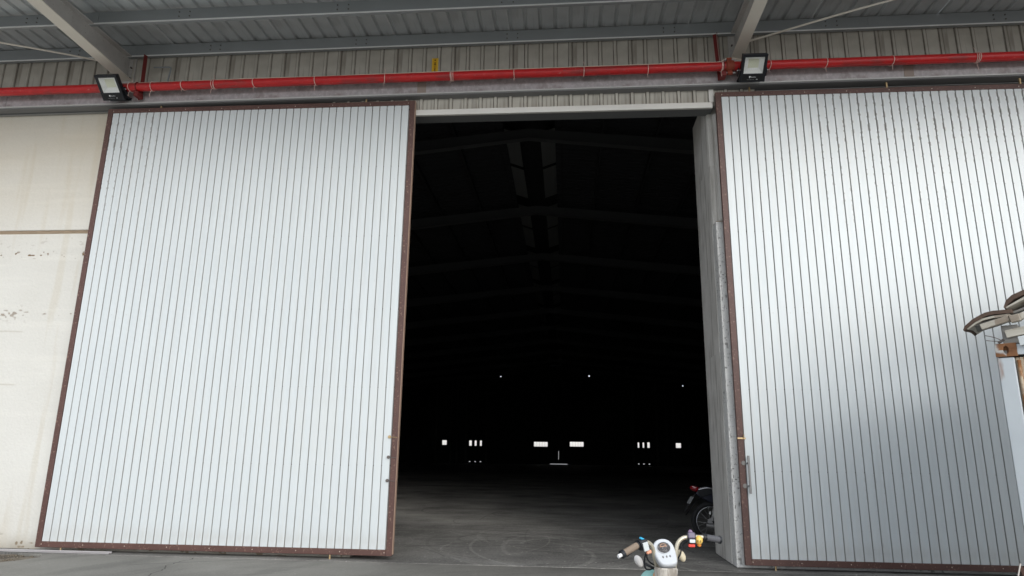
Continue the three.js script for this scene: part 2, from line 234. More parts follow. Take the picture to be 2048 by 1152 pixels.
// ---------------------------------------------------------------- warehouse
const hall = thing('warehouse', 'warehouse with cream concrete panels, corrugated gable and dark open hall behind the sliding doors', 'warehouse');
const RX = -1, RY = 10.72, SL = 0.1, ZF = -67;
{
  const front = sub('concrete_wall', hall);
  const wl = (g, m = mWall) => { puv(g, 'xy', -12.5, 0, 10, 7.3); return g; };
  part('wall_panel', wl(RB(-12.5, -3.12, 0.0, 4.995, -0.34, -0.15, 0.012)), mWall, front);
  part('wall_panel', wl(RB(-12.5, -3.12, 5.055, 7.3, -0.34, -0.145, 0.012)), mWall, front);
  part('panel_joint', B(-12.5, -3.12, 4.99, 5.06, -0.32, -0.160), mSeam, front);
  // right of the opening: lower panel proud, upper panel set back, deep return into the hall
  part('wall_panel', cubeUV(RB(2.35, 14, 0.004, 5.04, -0.34, -0.1, 0.018, 3)), mPit, front);
  part('wall_panel', cubeUV(RB(2.353, 14, 5.055, 7.3, -0.6, -0.3, 0.03, 3)), mJamb, front);
  part('panel_joint', B(2.37, 14, 5.03, 5.06, -0.5, -0.13), mSeam, front);
  const jm = cubeUV(RB(2.345, 2.8, 0.004, 7.3, -1.42, -0.36, 0.02, 3)); part('door_jamb', jm, mJamb, front);
  part('door_jamb', cubeUV(RB(2.42, 2.62, 5.05, 6.95, -0.32, -0.16, 0.07, 4)), mJamb, front);
  part('door_jamb', cubeUV(RB(-3.5, -3.1, 0.004, 7.3, -1.42, -0.36, 0.02, 3)), mJamb, front);
  // gable closing the hall above and beside
  const s = new THREE.Shape(); s.moveTo(-21, 0.004); for (const [x, y] of [[-3.3, 0.004], [-3.3, 7.29], [2.6, 7.29], [2.6, 0.004], [19, 0.004], [19, RY - 20 * SL], [RX, RY], [-21, RY - 20 * SL]]) s.lineTo(x, y); s.closePath();
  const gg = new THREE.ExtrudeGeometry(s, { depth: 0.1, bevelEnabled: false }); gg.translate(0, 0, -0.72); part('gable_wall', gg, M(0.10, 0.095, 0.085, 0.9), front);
  // lintel with corrugated facing and folded trim
  const up = sub('metal_wall', hall);
  part('lintel_beam', B(-3.2, 2.42, 6.975, 7.29, -0.36, -0.08), M(0.16, 0.165, 0.165, 0.7), up);
  const hi = fold(ribProfile(0.998, 0.25, 0.062, 0.034, 0.024), 1.22), lo = fold(ribProfile(0.998, 0.25, 0.062, 0.034, 0.024), 0.27);
  for (let i = -12; i < 12; i++) {
    const x = i + 0.09; const o = part('cladding_sheet', hi, mClad, up); o.position.set(x, 7.30, -0.142 + (i % 2 ? 0.002 : 0));
    if (i >= -4 && i < 3) { const q = part('cladding_sheet', lo, mClad, up); q.position.set(x, 7.0, -0.058 + (i % 2 ? 0.002 : 0)); }
  }
  part('trim', RB(-3.2, 2.40, 6.945, 7.045, -0.075, -0.020, 0.008), mTrim, up);
  part('trim', RB(2.345, 2.425, 7.047, 7.27, -0.075, -0.018, 0.008), mTrim, up);
  // hall shell
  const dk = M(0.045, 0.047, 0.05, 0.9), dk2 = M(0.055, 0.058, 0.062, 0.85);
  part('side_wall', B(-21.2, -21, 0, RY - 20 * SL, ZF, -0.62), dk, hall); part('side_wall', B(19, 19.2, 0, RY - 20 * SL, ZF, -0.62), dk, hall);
  for (const sd of [-1, 1]) {
    const L = 67, pr = ribProfile(L, 0.25, 0.08, 0.04, -0.03); const g = fold(pr, 20.3 / Math.cos(Math.atan(SL)) - 0.75);
    // local: x -> -z, y -> outwards down the slope
    const m = new THREE.Matrix4().makeBasis(V(0, 0, -1), V(sd, -SL, 0).normalize(), V(0, 1, 0)); if (m.determinant() < 0) flip(g); g.applyMatrix4(m); g.translate(RX + sd * 0.75, RY - 0.075, -0.3);
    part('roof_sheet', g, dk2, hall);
    for (let k = 1; k < 13; k++) { const d = 0.6 + k * 1.5; part('roof_purlin', B(RX + sd * d - 0.03, RX + sd * d + 0.03, RY - d * SL - 0.26, RY - d * SL - 0.08, ZF + 0.3, -0.8), dk2, hall); }
  }
  part('ridge_cap', B(RX - 1.0, RX + 1.0, RY + 0.3, RY + 0.36, ZF, -0.3), dk, hall);
  for (const sd of [-1, 1]) part('ridge_cap', B(RX + sd * 0.95 - 0.03, RX + sd * 0.95 + 0.03, RY - 0.12, RY + 0.3, ZF, -0.3), dk, hall);
  for (const z of [ZF - 0.12, -0.74]) part('ridge_end', B(RX - 1, RX + 1, RY - 0.2, RY + 0.36, z, z + 0.1), dk, hall);
  // portal frames and pale strips either side of the ridge
  const mFrame = M(0.13, 0.135, 0.135, 0.7), mStrip = M(0.27, 0.28, 0.275, 0.8);
  for (let i = 0; i < 11; i++) {
    const z = -1.26 - 6.2 * i, fr = sub('portal_frame', hall);
    for (const sd of [-1, 1]) {
      const sh = new THREE.Shape(), b0 = 10.13, e = 20; sh.moveTo(0, b0); sh.lineTo(sd * e, b0 - e * SL - 0.25); sh.lineTo(sd * e, RY - e * SL - 0.28); sh.lineTo(0, RY - 0.28); sh.closePath();
      const g = new THREE.ExtrudeGeometry(sh, { depth: 0.012, bevelEnabled: false }); g.translate(RX, 0, z - 0.006); part('rafter_web', g, mFrame, fr);
      const a = V(RX, b0 - 0.008, z), b = V(RX + sd * e, b0 - e * SL - 0.258, z); part('rafter_flange', beamTo(a, b, 0.22, 0.014), mFrame, fr);
      part('frame_column', B(RX + sd * 19.6 - 0.2, RX + sd * 19.6 + 0.2, 0, RY - 19.6 * SL - 0.3, z - 0.11, z + 0.11), mFrame, fr);
    }
    if (i < 10) for (const sd of [-1, 1]) for (const [za, zb] of [[0.5, 2.9], [3.15, 5.7]]) { const o = part('ridge_strip', RB(-0.23, 0.23, -0.012, 0.012, -(zb - za) / 2, (zb - za) / 2, 0.01), mStrip, hall); o.position.set(RX + sd * 0.53, RY - 0.10 + 0.02 * rnd(), z - (za + zb) / 2); o.rotation.z = sd * 0.35; }
  }
  // far gable with windows as real openings
  const fs = new THREE.Shape(); fs.moveTo(-21, 0); for (const [x, y] of [[19, 0], [19, RY - 20 * SL], [RX, RY], [-21, RY - 20 * SL]]) fs.lineTo(x, y); fs.closePath();
  const hole = (x0, x1, y0, y1) => { const h = new THREE.Path(); h.moveTo(x0, y0); h.lineTo(x1, y0); h.lineTo(x1, y1); h.lineTo(x0, y1); h.closePath(); fs.holes.push(h); };
  const wins = [[-3.5, -1.98, 1.93, 2.43, 5], [0.51, 2.02, 1.98, 2.48, 5], [-13.9, -13.38, 1.99, 2.49, 1], [12.14, 12.7, 1.97, 2.48, 1],
    [-10.82, -10.52, 1.92, 2.5, 1], [-10.2, -9.97, 1.92, 2.5, 1], [-9.6, -9.38, 1.92, 2.5, 1], [7.98, 8.16, 1.94, 2.5, 1], [8.52, 8.7, 1.94, 2.5, 1], [9.04, 9.3, 1.94, 2.52, 1]];
  const dull = [[-17.6, -17.15, 1.9, 2.5, 1], [-16.1, -15.7, 1.9, 2.5, 1], [-14.9, -14.6, 1.6, 2.6, 1], [13.5, 13.95, 1.9, 2.4, 1], [14.9, 15.35, 1.9, 2.4, 1]];
  for (const w of [...wins, ...dull]) hole(...w);
  for (const x of [-10.72, -10.1, -9.5, 8.05, 8.6, 9.2]) hole(x - 0.08, x + 0.08, 0.16, 0.24);
  hole(-1.7, 0.22, 0.03, 0.09); hole(-0.77, -0.735, 0.55, 1.45);
  for (const [x, y, r] of [[-7.36, 9.72, 0.07], [2.75, 9.82, 0.09], [13.2, 8.76, 0.075]]) { const h = new THREE.Path(); h.absarc(x, y, r, 0, Math.PI * 2); fs.holes.push(h); }
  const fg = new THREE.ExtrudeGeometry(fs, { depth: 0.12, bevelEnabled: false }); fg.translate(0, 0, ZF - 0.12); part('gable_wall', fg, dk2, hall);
  const pane = new THREE.MeshPhysicalMaterial({ roughness: 0.1, transmission: 1, thickness: 0, color: 0xfffaf3 }), grimy = new THREE.MeshPhysicalMaterial({ roughness: 0.5, transmission: 1, thickness: 0 }); grimy.color.setRGB(0.025, 0.025, 0.027);
  [...wins, ...dull].forEach(([x0, x1, y0, y1, n], i) => {
    const t = 0.025, gs = [B(x0 - t, x1 + t, y0 - t, y0, ZF, ZF + 0.05), B(x0 - t, x1 + t, y1, y1 + t, ZF, ZF + 0.05), B(x0 - t, x0, y0, y1, ZF, ZF + 0.05), B(x1, x1 + t, y0, y1, ZF, ZF + 0.05)];
    for (let k = 1; k < n; k++) { const x = x0 + (x1 - x0) * k / n; gs.push(B(x - 0.007, x + 0.007, y0, y1, ZF - 0.04, ZF - 0.01)); }
    const f = part('window', gs, mFrame, hall); part('pane', B(x0, x1, y0, y1, ZF - 0.075, ZF - 0.07), i < wins.length ? pane : grimy, f);
  });
  for (const x of [-14.6, -12.9, -12.2, -11.2, -8.9, 7.5, 10.1, 11.2, 11.9]) part('wall_post', B(x - 0.1, x + 0.1, 0, 9.2, ZF + 0.02, ZF + 0.22), mFrame, hall);
}

// ---------------------------------------------------------------- canopy
const canopy = thing('metal_canopy', 'grey corrugated steel canopy roof on painted rafters over the doorway', 'canopy');
const CS = -0.03, tilt = (x) => 0.0045 * x;                       // falls slightly outward, laid a touch out of level
{
  const yR = 8.515, L = 3.9, sheet = fold(ribProfile(0.998, 0.25, 0.07, 0.03, -0.03), L);
  const m = new THREE.Matrix4().makeBasis(V(1, tilt(1), 0).normalize(), V(0, CS, 1).normalize(), V(0, -1, 0)); sheet.applyMatrix4(m); puv(sheet, 'xz', 0, 0, 1.7, 1.7);
  for (let i = -14; i < 15; i++) { const o = part('roof_sheet', sheet, mRoof, canopy); const x = i + 0.09; o.position.set(x, yR + tilt(x) + (i % 2 ? 0.003 : 0), -0.13); }
  [-0.03, 0.95, 1.95, 2.85, 3.6].forEach((z) => {
    const y0 = 8.275 + CS * z, p = sub('purlin', canopy); p.rotation.z = 0.0045;
    part('purlin_web', RB(-14, 15, y0, y0 + 0.215, z - 0.006, z + 0.001, 0.001, 1), mPurlin, p);
    part('purlin_flange', RB(-14, 15, y0 - 0.006, y0, z - 0.066, z + 0.001, 0.002, 1), mPurlin, p);
    part('purlin_lip', RB(-14, 15, y0 - 0.010, y0 + 0.014, z + 0.001, z + 0.010, 0.003, 2), mLip, p);
    const bl = []; for (let k = -14; k < 15; k += 2.62) for (const q of [0.07, 0.15]) for (const e of [-0.09, 0.09]) { const c = new THREE.CylinderGeometry(0.011, 0.011, 0.012, 6); c.rotateX(Math.PI / 2); c.translate(k + 0.08 + e, y0 + q, z + 0.006); bl.push(c); }
    const b = part('bolts', bl, mBolt, p); b.userData.kind = 'stuff';
    for (const [a, b] of [[-2.75, -2.2], [5.0, 5.5]]) part('lap_plate', RB(a, b, y0 + 0.01, y0 + 0.21, z + 0.0015, z + 0.005, 0.001, 1), mPurlin, p);
  });
  for (const [x, w, lab] of [[-7.72, 0.22], [2.85, 0.19], [13.4, 0.2]]) {
    const r = sub('rafter', canopy), dy = tilt(x), z0 = -0.12, z1 = 3.7, lo = (z) => 7.86 + dy - 0.012 * z + (z > 0.45 ? 0.0 : 0.0), hi = (z) => 8.30 + dy + CS * z - 0.03;
    const s = new THREE.Shape(); s.moveTo(z0, lo(z0)); s.lineTo(z1, lo(z1) + 0.12); s.lineTo(z1, hi(z1)); s.lineTo(z0, hi(z0)); s.closePath();
    const g = new THREE.ExtrudeGeometry(s, { depth: 0.012, bevelEnabled: false }); g.rotateY(-Math.PI / 2); g.translate(x + 0.006, 0, 0); puv(g, 'zy', 0, 0, 1.3, 1.3); part('rafter_web', g, mRafter, r);
    part('rafter_flange', beamTo(V(x, lo(z0) - 0.007, z0), V(x, lo(z1) + 0.113, z1), w, 0.014), mRafterLight, r);
    part('rafter_flange', cubeUV(beamTo(V(x, hi(z0) + 0.007, z0), V(x, hi(z1) + 0.007, z1), w * 0.9, 0.014)), mRafter, r);
    part('end_plate', cubeUV(B(x - w / 2 - 0.02, x + w / 2 + 0.02, 7.76 + dy, 8.34 + dy, -0.139, -0.121)), mRafter, r);
    const bs = []; for (const e of [-0.06, 0.06]) for (const q of [7.9, 8.1]) bs.push(rod(V(x + e, q + dy, -0.12), V(x + e, q + dy, -0.09), 0.014, 6)); part('bolts', bs, mBolt, r).userData.kind = 'stuff';
    part('purlin_cleat', [-0.03, 0.95, 1.95].map((z) => B(x + 0.01, x + 0.16, 8.27 + CS * z + dy, 8.46 + CS * z + dy, z + 0.003, z + 0.009)), mPurlin, r);
  }
  part('brace_rod', tube([V(-7.85, 8.02, 0.12), V(-8.8, 8.05, 0.53), V(-12.6, 8.0, 2.2)], 0.016, 20), mRafterLight, canopy);
  part('brace_rod', tube([V(2.95, 8.02, 0.12), V(4.8, 8.07, 0.97), V(8.2, 8.0, 2.4)], 0.016, 20), mRafterLight, canopy);
}

// ---------------------------------------------------------------- door track beam
const track = thing('door_track', 'mottled galvanised steel beam and dark sliding track running above both doors', 'door track', [0, 7.285, 0]);
track.rotation.z = 0.0048;
{
  const cuts = [-14, -9.72, -2.35, 5.43, 14];
  for (let i = 0; i < 4; i++) { const g = RB(cuts[i] + 0.003, cuts[i + 1] - 0.003, 0.012, 0.235, -0.13, 0.085, 0.006); puv(g, 'xy', 0, 0, 2.4, 1.2); part('beam', g, mGalv, track); }
  part('beam_lip', RB(-14, 14, -0.01, 0.011, 0.03, 0.108, 0.005), M(0.62, 0.62, 0.60, 0.45, 0.3), track);
  for (const x of [-2.35, 5.43]) part('joint_plate', cubeUV(RB(x - 0.075, x + 0.075, 0.014, 0.232, 0.085, 0.091, 0.002)), M(0.32, 0.27, 0.23, 0.7, 0.1), track);
  part('track_rail', B(-14, 14, -0.026, -0.012, -0.12, 0.085), M(0.2, 0.2, 0.2, 0.8), track);
  part('flashing', RB(-14, 14, -0.05, -0.036, -0.135, -0.085, 0.003), M(0.30, 0.30, 0.29, 0.6, 0.2), track);
  for (const x of [-6.9, -3.3, 2.98, 5.1, 7.1]) part('roller_hanger', [RB(x - 0.012, x + 0.012, -0.14, -0.03, 0.0, 0.03, 0.003)], mBrass, track);
}

// ---------------------------------------------------------------- sliding doors
const PITCH = 0.1235, NS = 42, DW = 5.37, D0 = 0.06, D1 = 7.18;
function slatTex(k, rust) {
  return colTex(64, 2048, (u, v) => {
    const y = v * 7.0, n = fbm(u * 2 + k * 7, y * 1.2, 4), st = fbm(u * 5 + k * 3, y * 0.6, 3);
    let c = mix3([0.575, 0.61, 0.62], [0.645, 0.68, 0.685], n); c = mix3(c, [0.60, 0.58, 0.53], ss(0.5, 0.75, st) * 0.16 + ss(4.5, 7, y) * 0.10);
    const e = Math.abs((u > 0.5 ? 1 - u : u) - 0.115), sp = vn(k * 31 + (u > 0.5 ? 50 : 0), y * 26), w = ss(3.9, 6.6, y);
    c = mix3(c, [0.10, 0.06, 0.035], ss(0.07, 0.02, e) * ss(0.82 - 0.22 * w, 0.95 - 0.2 * w, sp) * (0.12 + 0.48 * w) * rust);
    if (vn(u * 14 + k * 9, y * 17 + k) > 0.985) c = mix3(c, [0.35, 0.28, 0.22], 0.5);
    { const eg = Math.min(u, 1 - u); c = mix3(c, [0.26, 0.24, 0.22], ss(0.075, 0.055, eg) * (0.42 + 0.3 * fbm(k * 5 + (u > 0.5 ? 9 : 0), y * 2, 3))); }  // groove edges darkened in the colour, standing in for shade inside the recess
    c = mix3(c, [0.42, 0.38, 0.33], ss(0.35, 0, y) * 0.35 * fbm(u * 6, y * 8, 3)); return c;
  });
}
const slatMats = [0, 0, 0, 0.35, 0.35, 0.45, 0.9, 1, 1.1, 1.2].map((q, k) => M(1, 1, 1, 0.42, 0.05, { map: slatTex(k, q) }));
const slatGeo = (() => {
  const w = PITCH, f = w / 2 - 0.0075, s = new THREE.Shape(); s.moveTo(-w / 2, 0); s.lineTo(-f - 0.003, 0.002); s.lineTo(-f, 0.0195); s.lineTo(-f * 0.96, 0.0215); s.lineTo(f * 0.96, 0.0215); s.lineTo(f, 0.0195); s.lineTo(f + 0.003, 0.002); s.lineTo(w / 2, 0); s.lineTo(w / 2, -0.003); s.lineTo(-w / 2, -0.003); s.closePath();
  const h = D1 - D0 - 0.17, g = new THREE.ExtrudeGeometry(s, { depth: h, bevelEnabled: false }); g.rotateX(-Math.PI / 2); g.scale(1, 1, -1);
  // rotate leaves y up and the rib facing -z; flip winding by mirroring index order
  let q = g.index ? g.toNonIndexed() : g; const p = q.attributes.position; for (let i = 0; i < p.count; i += 3) { const a = [p.getX(i + 1), p.getY(i + 1), p.getZ(i + 1)]; p.setXYZ(i + 1, p.getX(i + 2), p.getY(i + 2), p.getZ(i + 2)); p.setXYZ(i + 2, ...a); } q.computeVertexNormals();
  puv(q, 'xy', -w / 2, 0, w, 7.0); return q;
})();
function makeDoor(label, x0, rusty) {
  const tier = (i) => { const h = hash(i, 77), q = rusty(i) + 0.35 * (hash(i, 5) - 0.5); return q > 0.7 ? 6 + Math.floor(h * 4) : q > 0.35 ? 3 + Math.floor(h * 3) : Math.floor(h * 3); };
  const d = thing('sliding_door', label, 'sliding door', [x0, 0, 0], 0, 'large sliding doors on the warehouse front');
  const fr = sub('door_frame', d), t = 0.085;
  part('stile', cubeUV(RB(0, t, D0, D1, -0.012, 0.05, 0.006)), mBrown, fr); part('stile', cubeUV(RB(DW - t, DW, D0, D1, -0.012, 0.05, 0.006)), mBrown, fr);
  part('rail', cubeUV(RB(t + 0.001, DW - t - 0.001, D0, D0 + t, -0.010, 0.048, 0.006)), mBrown, fr); part('rail', cubeUV(RB(t + 0.001, DW - t - 0.001, D1 - t, D1, -0.010, 0.048, 0.006)), mBrown, fr);
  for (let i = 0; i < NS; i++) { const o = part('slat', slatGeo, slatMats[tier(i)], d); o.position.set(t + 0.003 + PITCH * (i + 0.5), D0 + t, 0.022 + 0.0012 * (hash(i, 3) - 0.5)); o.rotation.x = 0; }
  const sc = []; for (const y of [1.30, 2.44, 3.64, 4.83, 6.02, 7.03]) for (let i = 0; i <= NS; i++) { const c = new THREE.CylinderGeometry(0.0085, 0.0085, 0.006, 7); c.rotateX(Math.PI / 2); c.translate(t + 0.003 + PITCH * i + 0.002, y + 0.008 * (hash(i, y * 100 | 0) - 0.5), 0.0235); sc.push(c); }
  part('screws', sc, M(0.10, 0.085, 0.07, 0.6, 0.3), d).userData.kind = 'stuff';
  const rv = []; for (let k = 0; k < 9; k++) { const c = new THREE.CylinderGeometry(0.007, 0.007, 0.005, 8); c.rotateX(Math.PI / 2); for (const y of [D0 + 0.045, D1 - 0.045]) { const e = c.clone(); e.translate(0.1 + k * 0.645, y, 0.05); rv.push(e); } }
  part('rivets', rv, M(0.6, 0.5, 0.42, 0.5, 0.4), d).userData.kind = 'stuff';
  part('guide_pin', rod(V(0.4, 0.0, 0.03), V(0.4, D0 + 0.02, 0.03), 0.012), mBrass, d); part('guide_pin', rod(V(4.47, 0.0, 0.03), V(4.47, D0 + 0.02, 0.03), 0.014), mBrass, d);
  return d;
}
const doorL = makeDoor('left sliding door of white ribbed metal in a brown frame, between cream wall and dark opening', -7.833, (i) => 1.0 - i / 14 + (i > 14 ? 0.25 : 0));
{ // bent, knocked-about closing stile with latch holes
  const x = DW; part('edge_strip', cubeUV(RB(x + 0.001, x + 0.012, D0 + 0.02, D1, -0.03, 0.045, 0.003)), mBrownEdge, doorL);
  for (const y of [1.71, 1.42, 1.09]) part('latch_pin', [rod(V(x - 0.12, y, 0.045), V(x - 0.12, y, 0.062), 0.024, 12), rod(V(x - 0.12, y, 0.055), V(x - 0.005, y - 0.006, 0.056), 0.005, 6)], y > 1.6 ? mBrass : mBolt, doorL);
  part('stile_patch', [cubeUV(RB(x - 0.08, x - 0.005, 0.42, 0.95, 0.0505, 0.056, 0.002)), cubeUV(RB(x - 0.075, x - 0.01, 1.5, 1.62, 0.0505, 0.054, 0.002))], mBrown, doorL);
}
const doorR = makeDoor('right sliding door of white ribbed metal with bar handle, partly hidden behind the blue container', 2.434, (i) => 0.38 + i / 38);
{
  const hx = 0.117; part('handle', [rod(V(hx, 1.00, 0.11), V(hx, 1.51, 0.11), 0.016, 12), rod(V(hx, 1.10, 0.04), V(hx, 1.10, 0.11), 0.013, 8), rod(V(hx, 1.41, 0.04), V(hx, 1.41, 0.11), 0.013, 8)], M(0.33, 0.32, 0.31, 0.45, 0.6), doorR);
  part('handle_rosette', [rod(V(hx - 0.055, 1.10, 0.041), V(hx - 0.055, 1.10, 0.056), 0.032, 14), rod(V(hx - 0.055, 1.41, 0.041), V(hx - 0.055, 1.41, 0.056), 0.032, 14)], M(0.2, 0.19, 0.18, 0.5, 0.5), doorR);
  part('hasp', [RB(-0.005, 0.11, 1.735, 1.76, 0.05, 0.064, 0.004), rod(V(0.075, 1.745, 0.06), V(0.085, 1.80, 0.075), 0.008, 8)], mBrass, doorR);
}

// ---------------------------------------------------------------- floor guide rail along the wall
{ const o = part('guide_rail', [RB(-12.5, -6.6, 0.003, 0.014, 0.08, 0.15, 0.003), RB(-12.5, -6.6, 0.0142, 0.032, 0.08, 0.088, 0.002)], mGalv); o.userData = { label: 'low galvanised floor guide rail along the foot of the cream wall', category: 'rail' }; }

// ---------------------------------------------------------------- fire pipe with hangers, coupling and tied cable
const py = (x) => 7.4975 + 0.005 * x;
const pipe = thing('fire_pipe', 'long red fire water pipe running across the facade above the doors', 'pipe');
{
  const mk = (a, b) => { const g = rod(V(a, py(a), 0.25), V(b, py(b), 0.25), 0.071, 24); return g; };
  for (const [a, b] of [[-14, 2.60], [2.66, 14]]) { const g = mk(a, b), p = g.attributes.position, uv = g.attributes.uv; for (let i = 0; i < p.count; i++) uv.setXY(i, p.getX(i) / 8, Math.acos(cl((p.getY(i) - py(p.getX(i))) / 0.0712, -1, 1)) / Math.PI); part('pipe_length', g, mRed, pipe); }
  const c = sub('coupling', pipe); part('coupling_body', [rod(V(2.585, py(2.63), 0.25), V(2.675, py(2.63), 0.25), 0.094, 20), rod(V(2.567, py(2.63), 0.25), V(2.585, py(2.63), 0.25), 0.084, 20), rod(V(2.675, py(2.63), 0.25), V(2.693, py(2.63), 0.25), 0.084, 20)], mCoupling, c);
  for (const e of [-1, 1]) { part('coupling_lug', RB(2.59, 2.67, py(2.63) + e * 0.115 - 0.028, py(2.63) + e * 0.115 + 0.028, 0.22, 0.28, 0.008), mCoupling, c); part('coupling_bolt', [rod(V(2.57, py(2.63) + e * 0.115, 0.25), V(2.72, py(2.63) + e * 0.115, 0.25), 0.014, 8), rod(V(2.55, py(2.63) + e * 0.115, 0.25), V(2.58, py(2.63) + e * 0.115, 0.25), 0.022, 6)], mSteel, c); }
  for (const [x, xt] of [[-7.215, -7.245], [2.535, 2.50]]) {
    const h = sub('pipe_hanger', pipe), yt = 8.18 + tilt(x);
    part('hanger_bar', [beamTo(V(xt, yt, 0.135), V(x, py(x) - 0.16, 0.145), 0.07, 0.008), beamTo(V(xt - 0.034, yt, 0.105), V(x - 0.034, py(x) - 0.16, 0.115), 0.008, 0.055)], mRedDull, h);
    part('hanger_foot', [RB(x - 0.04, x + 0.04, py(x) - 0.175, py(x) - 0.085, 0.13, 0.285, 0.015, 3)], mRedDull, h);
    const u = new THREE.TorusGeometry(0.078, 0.008, 8, 24); u.rotateY(Math.PI / 2); u.translate(x, py(x), 0.25); part('hanger_strap', u, mRedDull, h);
  }
}
const cable = thing('wall_cable', 'thin pale cable lying along the top of the red pipe, tied on with cord', 'cable');
{
  const pts = []; for (let x = -7.3; x < 2.6; x += 0.35) pts.push(V(x, py(x) + 0.076 + 0.012 * Math.max(0, vn(x * 0.9, 3) - 0.4), 0.262 + 0.015 * (vn(x, 8) - 0.5))); pts.push(V(2.62, py(2.62) + 0.15, 0.26), V(2.8, py(2.8) + 0.12, 0.24), V(2.9, py(2.9) + 0.08, 0.3));
  part('cable_run', tube(pts, 0.008, 160, 6), mCable, cable);
  const ties = [-7.33, -6.95, -6.4, -5.88, -5.15, -4.1, -2.94, -1.83, -0.79, 0.33, 1.35, 2.50, 3.24, 4.1, 5.1, 6.35];
  ties.forEach((x, i) => {
    const gs = []; for (let k = 0; k < (i % 4 === 3 ? 3 : 1); k++) { const t = new THREE.TorusGeometry(0.079, 0.0055, 6, 24); t.rotateY(Math.PI / 2 + (hash(i, k) - 0.5) * 0.5); t.translate(x + k * 0.018, py(x), 0.25); gs.push(t); }
    const L = 0.03 + 0.12 * hash(i, 9); gs.push(tube([V(x, py(x) - 0.075, 0.27), V(x - 0.01, py(x) - 0.09 - L / 2, 0.285), V(x + 0.012 * (hash(i, 4) - 0.5), py(x) - 0.09 - L, 0.28)], 0.0035, 8, 5));
    if (i % 3 === 0) gs.push(tube([V(x, py(x) + 0.075, 0.25), V(x + 0.01, py(x) + 0.12, 0.26), V(x - 0.005, py(x) + 0.18, 0.25)], 0.003, 8, 5));
    part('cable_tie', gs, mTie, cable);
  });
}
{ const o = part('conduit', tube([V(-7.16, 7.99, 0.0), V(-7.0, 7.985, 0.0), V(-6.86, 7.98, 0.0), V(-6.845, 7.96, 0.0), V(-6.86, 7.8, 0.0), V(-6.87, 7.55, 0.02)], 0.014, 40), mPurlin); o.userData = { label: 'thin bent grey conduit on the corrugated wall beside the left red hanger bar', category: 'conduit' }; }

// ---------------------------------------------------------------- yellow strip sign
{
  const tx = (() => { const c = document.createElement('canvas'); c.width = 64; c.height = 176; const x = c.getContext('2d'); x.fillStyle = '#dba91c'; x.fillRect(0, 0, 64, 176); x.fillStyle = 'rgba(255,235,150,0.35)'; x.fillRect(0, 0, 10, 176); x.fillRect(50, 0, 14, 176); x.fillStyle = '#241a06'; x.beginPath(); x.ellipse(32, 22, 5, 9, 0, 0, 7); x.fill(); for (const [y, w, h] of [[44, 10, 14], [60, 15, 12], [80, 16, 5], [90, 6, 8], [104, 16, 6], [116, 10, 14], [134, 12, 7], [146, 17, 11], [160, 9, 7]]) x.fillRect(32 - w / 2, y, w, h); const t = new THREE.CanvasTexture(c); t.colorSpace = THREE.SRGBColorSpace; return t; })();
  const s = thing('strip_sign', 'narrow upright yellow sign with small dark markings on corrugated wall above pipe', 'sign', [-2.185, 7.905, -0.108]);
  part('sign_plate', RB(-0.056, 0.056, -0.16, 0.15, -0.004, 0.002, 0.001, 1), M(0.6, 0.4, 0.04, 0.6), s);
  const g = new THREE.PlaneGeometry(0.112, 0.31); g.translate(0, -0.005, 0.0042); part('sign_print', g, M(1, 1, 1, 0.6, 0, { map: tx }), s);
}

